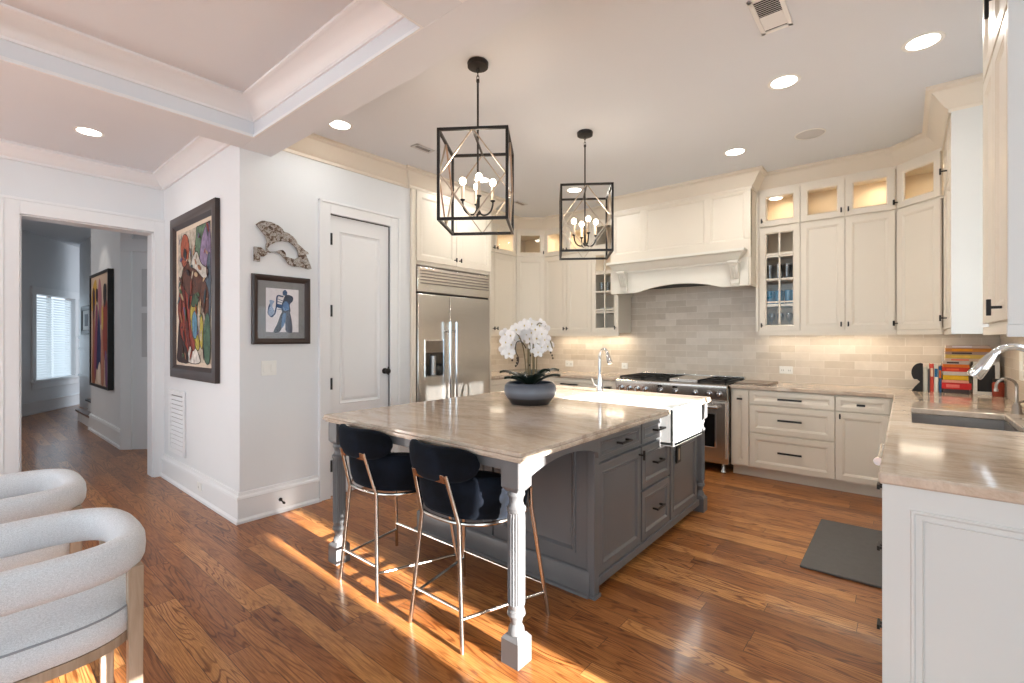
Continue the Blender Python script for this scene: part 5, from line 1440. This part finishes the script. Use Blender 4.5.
# switches and outlets (local front = -y)
def plate(label, loc, rotz, w, h, kind, n=2, name='wall_outlet', m=None, cat='outlet'):
    t_ = thing(name, label, cat, loc, rotz)
    B().box(-w / 2, w / 2, -0.006, 0, -h / 2, h / 2).build('plate', m or M['plastic'], t_, bev=0.002)
    for k in range(n):
        x = (k - (n - 1) / 2) * (w / n if n > 1 else 0)
        if kind == 'switch': B().box(x - 0.016, x + 0.016, -0.010, -0.005, -0.032, 0.032).build('rocker', m or M['plastic'], t_, bev=0.002)
        else:
            b = B().mat(m or M['plastic']); b.box(x - 0.02, x + 0.02, -0.008, -0.005, -0.03, 0.03); b.mat(M['dark_gap'])
            for sx in (-0.008, 0.008): b.box(x + sx - 0.0015, x + sx + 0.0015, -0.0085, -0.008, -0.012, 0.004)
            b.build('socket', None, t_)
    return t_
plate('white double rocker switch plate below framed saxophone drawing', (PX + 0.001, 1.62, 1.15), R(90), 0.115, 0.115, 'switch', 2, 'light_switch', None, 'light switch')
plate('white outlet on tiled wall right of range, above drawers', (-0.978, 5.749, 1.045), 0, 0.125, 0.08, 'outlet', 2)
plate('white outlet on tiled wall behind island faucet, left of range', (-2.85, 5.749, 1.02), 0, 0.085, 0.08, 'outlet', 1)
plate('white outlet on tiled wall right beside orchid flowers', (-3.715, 5.749, 1.02), 0, 0.13, 0.085, 'outlet', 2)
plate('white outlet set in baseboard under large painting', (-4.62, 1.386, 0.12), 0, 0.1, 0.07, 'outlet', 1)
plate('pale switch plate on right tiled wall above small tap', (KX1 - 0.001, 4.75, 1.19), R(-90), 0.13, 0.2, 'switch', 1, 'light_switch', None, 'light switch')
t_ = thing('door_stop', 'small black spring door stop on white baseboard below switch', 'door stop', (PX + 0.022, 1.70, 0.105))
B().tube([(0, 0, 0), (0.006, 0, 0)], 0.014, 14).build('base', M['black'], t_)
B().tube([(0.004, 0, 0), (0.06, 0.0, -0.012)], 0.005, 8).tube([(0.055, 0, -0.011), (0.07, 0, -0.014)], 0.009, 10).build('spring', M['black'], t_)

# ================================================================ COUNTER THINGS
ZC = CT + 0.005
o = B().box(-1.345, -1.03, 5.21, 5.62, ZC, ZC + 0.016).build('cutting_board', M['board'], bev=0.004); tag(o, 'thin grey-brown board lying on counter right beside range', 'cutting board')
o = B().prism([[(-0.49, 3.3), (-0.095, 3.3), (-0.095, 4.26), (-0.49, 4.26)]], lambda u_, v_, d_: (u_, v_, d_), 0.0, 0.014).build('floor_mat', M['mat'], bev=0.005); tag(o, 'charcoal anti-fatigue mat on wood floor beside right counter', 'mat')

BY = 5.50
# black scalloped bookend
t_ = thing('bookend', 'black scalloped metal bookend at left end of cookbooks', 'bookend', (0.045, BY, ZC))
pts = [(0.0, 0.0), (0.075, 0.0), (0.075, 0.245), (0.06, 0.25)] + [(0.06 + 0.085 * math.cos(a_) * 0.75, 0.165 + 0.085 * math.sin(a_)) for a_ in [R(q) for q in range(95, 226, 13)]] + [(0.035, 0.105), (0.055, 0.085), (0.02, 0.04)]
B().prism([pts], lambda u_, v_, d_: (u_, d_, v_), 0.0, 0.012).build('plate', M['iron'], t_, smooth=30)
B().box(0.0, 0.075, 0.0, 0.12, 0, 0.003).build('foot', M['iron'], t_)
BG = 'cookbooks by the right corner'
def book(label, w, h, d, loc, cover, rotz=0, flatly=False, lean=0, group=BG, page=(226, 214, 196), band=None):
    """spine faces the camera side (-y); flatly = lying on its back cover"""
    t_ = thing('book', label, 'book', loc, rotz, group)
    m = flat(*cover, 0.45)
    b = B()
    if not flatly:
        b.box(0, 0.003, 0, d, 0, h).box(w - 0.003, w, 0, d, 0, h).box(0, w, 0, 0.004, 0, h)
        pg = (0.003, w - 0.003, 0.004, d - 0.004, 0.003, h - 0.003)
    else:
        b.box(0, w, 0, d, 0, 0.0025).box(0, w, 0, d, h - 0.0025, h).box(0, w, 0, 0.004, 0, h)
        pg = (0.003, w - 0.003, 0.004, d - 0.004, 0.0025, h - 0.0025)
    b.build('cover', m, t_, bev=0.001)
    B().box(*pg).build('pages', flat(*page), t_)
    if band:
        if flatly: B().box(w * 0.15, w * 0.6, -0.0006, 0, h * 0.25, h * 0.75).build('spine_band', flat(*band), t_)
        else: B().box(w * 0.15, w * 0.85, -0.0006, 0, h * 0.55, h * 0.85).build('spine_band', flat(*band), t_)
    return t_
x = 0.122
for w_, h_, c_, bd, lb in ((0.03, 0.215, (206, 204, 192), None, 'upright pale grey book next to black bookend'),
                       (0.014, 0.2, (96, 92, 92), None, 'thin upright dark grey book between pale and red books'),
                       (0.026, 0.245, (212, 74, 58), (230, 200, 170), 'upright red cookbook left of blue book'),
                       (0.03, 0.24, (226, 222, 212), (40, 104, 150), 'upright white book with blue band, right of red one'),
                       (0.02, 0.225, (36, 84, 130), (220, 110, 50), 'upright blue book touching horizontal stack')):
    book(lb, w_ - 0.001, h_, 0.17, (x, BY, ZC), c_, band=bd); x += w_
x0 = x + 0.004
z = ZC
for h_, w_, c_, bd, lb in ((0.030, 0.165, (74, 62, 62), None, 'dark book at bottom of horizontal cookbook stack'),
                       (0.048, 0.185, (210, 44, 44), (232, 120, 110), 'thick red cookbook lying second from bottom of stack'),
                       (0.022, 0.17, (226, 150, 130), None, 'pale pink book lying on thick red cookbook'),
                       (0.036, 0.16, (226, 178, 34), None, 'yellow cookbook lying mid stack'),
                       (0.028, 0.165, (206, 200, 192), None, 'pale grey book lying on yellow cookbook'),
                       (0.032, 0.175, (208, 56, 38), (236, 96, 60), 'red cookbook lying under the orange one'),
                       (0.024, 0.168, (226, 118, 34), None, 'orange cookbook lying near top of left stack'),
                       (0.024, 0.17, (196, 184, 176), (60, 50, 50), 'beige book topmost of left horizontal stack')):
    h_ *= 1.12; book(lb, w_, h_ - 0.0005, 0.2, (x0 + rnd.uniform(-0.004, 0.006), BY, z), c_, flatly=True, band=bd); z += h_
ztop = z
# white framed dark picture leaning
t_ = thing('photo_frame', 'white framed dark picture standing right of cookbook stack', 'picture frame', (x0 + 0.19, BY - 0.005, ZC))
Hf = ztop - ZC
B().rings(0.155, 0, Hf, 0, [(0, 0.02), (0, 0), (0.024, 0), (0.026, 0.006), (0.026, 0.02)], fill=False).build('frame', flat(226, 222, 214), t_, smooth=0)
B().box(0.024, 0.131, 0.008, 0.012, 0.024, Hf - 0.024).build('picture', flat(44, 42, 42), t_)
b = B(); b.hexa([(0.06, 0.02, 0), (0.1, 0.02, 0), (0.1, 0.14, 0), (0.06, 0.14, 0), (0.06, 0.018, Hf - 0.02), (0.1, 0.018, Hf - 0.02), (0.1, 0.024, Hf - 0.02), (0.06, 0.024, Hf - 0.02)]); b.build('easel_back', M['iron'], t_)
z = ztop
for h_, w_, c_, bd, lb in ((0.022, 0.245, (214, 186, 164), (226, 120, 96), 'pink-beige book at base of upper stack of long books'),
                       (0.030, 0.26, (214, 180, 90), (232, 196, 84), 'pale yellow long book lying in upper stack'),
                       (0.022, 0.275, (170, 142, 132), (70, 60, 60), 'dusty pink long book lying in upper stack'),
                       (0.028, 0.28, (214, 140, 60), (240, 160, 40), 'orange long book lying just below topmost'),
                       (0.024, 0.27, (206, 184, 172), (232, 222, 230), 'pale lilac long book, topmost above picture frame')):
    h_ *= 1.08; book(lb, w_, h_ - 0.0005, 0.19, (x0 + 0.02 + rnd.uniform(-0.006, 0.006), BY, z), c_, flatly=True, band=bd); z += h_
t_ = thing('spice_jar', 'round jar of red spice in the corner beyond cookbooks', 'jar', (0.575, 5.42, ZC))
B().lathe([(0.034, 0), (0.036, 0.01), (0.036, 0.1), (0.03, 0.115)], 20).build('body', flat(150, 62, 42), t_)
B().lathe([(0.033, 0.115), (0.033, 0.14)], 20).build('lid', M['iron'], t_)

# glassware behind the mullioned doors
def tumbler(m, r=0.034, h=0.11, nm='tumbler'):
    return B().lathe([(r * 0.82, 0), (r, h), (r - 0.003, h), (r * 0.8 - 0.003, 0.006), (0, 0.006)], 18).build(nm, m)
tb = tumbler(M['blue_glass'], 0.036, 0.14); tag(tb, 'blue glass tumbler on second shelf up behind mullioned door right of hood', 'glass', 'blue tumblers in the glass cabinet')
first = True
for x in (-1.075, -0.995, -0.91, -0.855):
    for y in (5.47, 5.56):
        o = tb if first else tb.copy()
        if not first: COL.objects.link(o)
        first = False; o.location = (x, y, 1.732)
tg = tumbler(M['clear_glass'], 0.034, 0.15); tag(tg, 'clear glass tumbler on third shelf up behind mullioned door right of hood', 'glass', 'clear tumblers above the blue ones')
first = True
for x in (-1.075, -1.0, -0.92, -0.855):
    for y in (5.47, 5.56):
        o = tg if first else tg.copy()
        if not first: COL.objects.link(o)
        first = False; o.location = (x, y, 1.992)
wg = B().lathe([(0.03, 0), (0.03, 0.003), (0.004, 0.008), (0.004, 0.07), (0.026, 0.1), (0.034, 0.14), (0.028, 0.17), (0.026, 0.17), (0.031, 0.14), (0.0, 0.075)], 18).build('wine_glass', M['clear_glass']); tag(wg, 'stemmed glass on bottom shelf behind mullioned door right of hood', 'glass', 'stemmed glasses on the bottom shelf')
first = True
for x in (-1.07, -0.99, -0.91, -0.85):
    o = wg if first else wg.copy()
    if not first: COL.objects.link(o)
    first = False; o.location = (x, 5.52, UB + 0.018)
bw = B().lathe([(0.03, 0), (0.034, 0.006), (0.07, 0.05), (0.066, 0.05), (0.03, 0.01), (0, 0.01)], 20).build('bowl', M['china']); tag(bw, 'white bowl behind mullioned door left of hood', 'bowl', 'bowls in the left glass cabinet')
first = True
for x, z_ in ((-3.02, UB + 0.018), (-2.88, UB + 0.018), (-3.02, 1.732), (-2.88, 1.732)):
    o = bw if first else bw.copy()
    if not first: COL.objects.link(o)
    first = False; o.location = (x, 5.53, z_)
cg = tumbler(M['clear_glass'], 0.034, 0.12, 'drinking_glass'); tag(cg, 'clear drinking glass on upper shelves behind mullioned door left of hood', 'glass', 'glasses in the left glass cabinet')
first = True
for x in (-3.05, -2.96, -2.87):
    for z_ in (1.992,):
        o = cg if first else cg.copy()
        if not first: COL.objects.link(o)
        first = False; o.location = (x, 5.5, z_)

# under-cabinet lights
WARM = (1, 0.86, 0.66)
for x, y, w_, e_ in ((-0.98, 5.6, 0.3, 0.8), (-0.45, 5.6, 0.6, 1.8), (0.1, 5.5, 0.3, 1.0), (-2.93, 5.6, 0.3, 1.6), (-3.5, 5.6, 0.7, 2.2)):
    light('under_cabinet_light', 'AREA', (x, y, 1.435), e_, WARM, w_, 0.05, (0, 0, -1))
light('under_cabinet_light', 'AREA', (-4.36, 4.65, 1.435), 2.0, WARM, 0.05, 0.8, (0, 0, -1))
light('under_cabinet_light', 'AREA', (0.42, 4.7, 1.40), 1.2, WARM, 0.05, 0.6, (0, 0, -1))
light('art_spot', 'SPOT', (-8.6, 0.62, 3.2), 14, (1, 0.9, 0.78), direction=(0, 0.67, -1.0), spot_size=R(50), spot_blend=0.6)  # unseen spot aimed at the hall painting, no fixture modelled
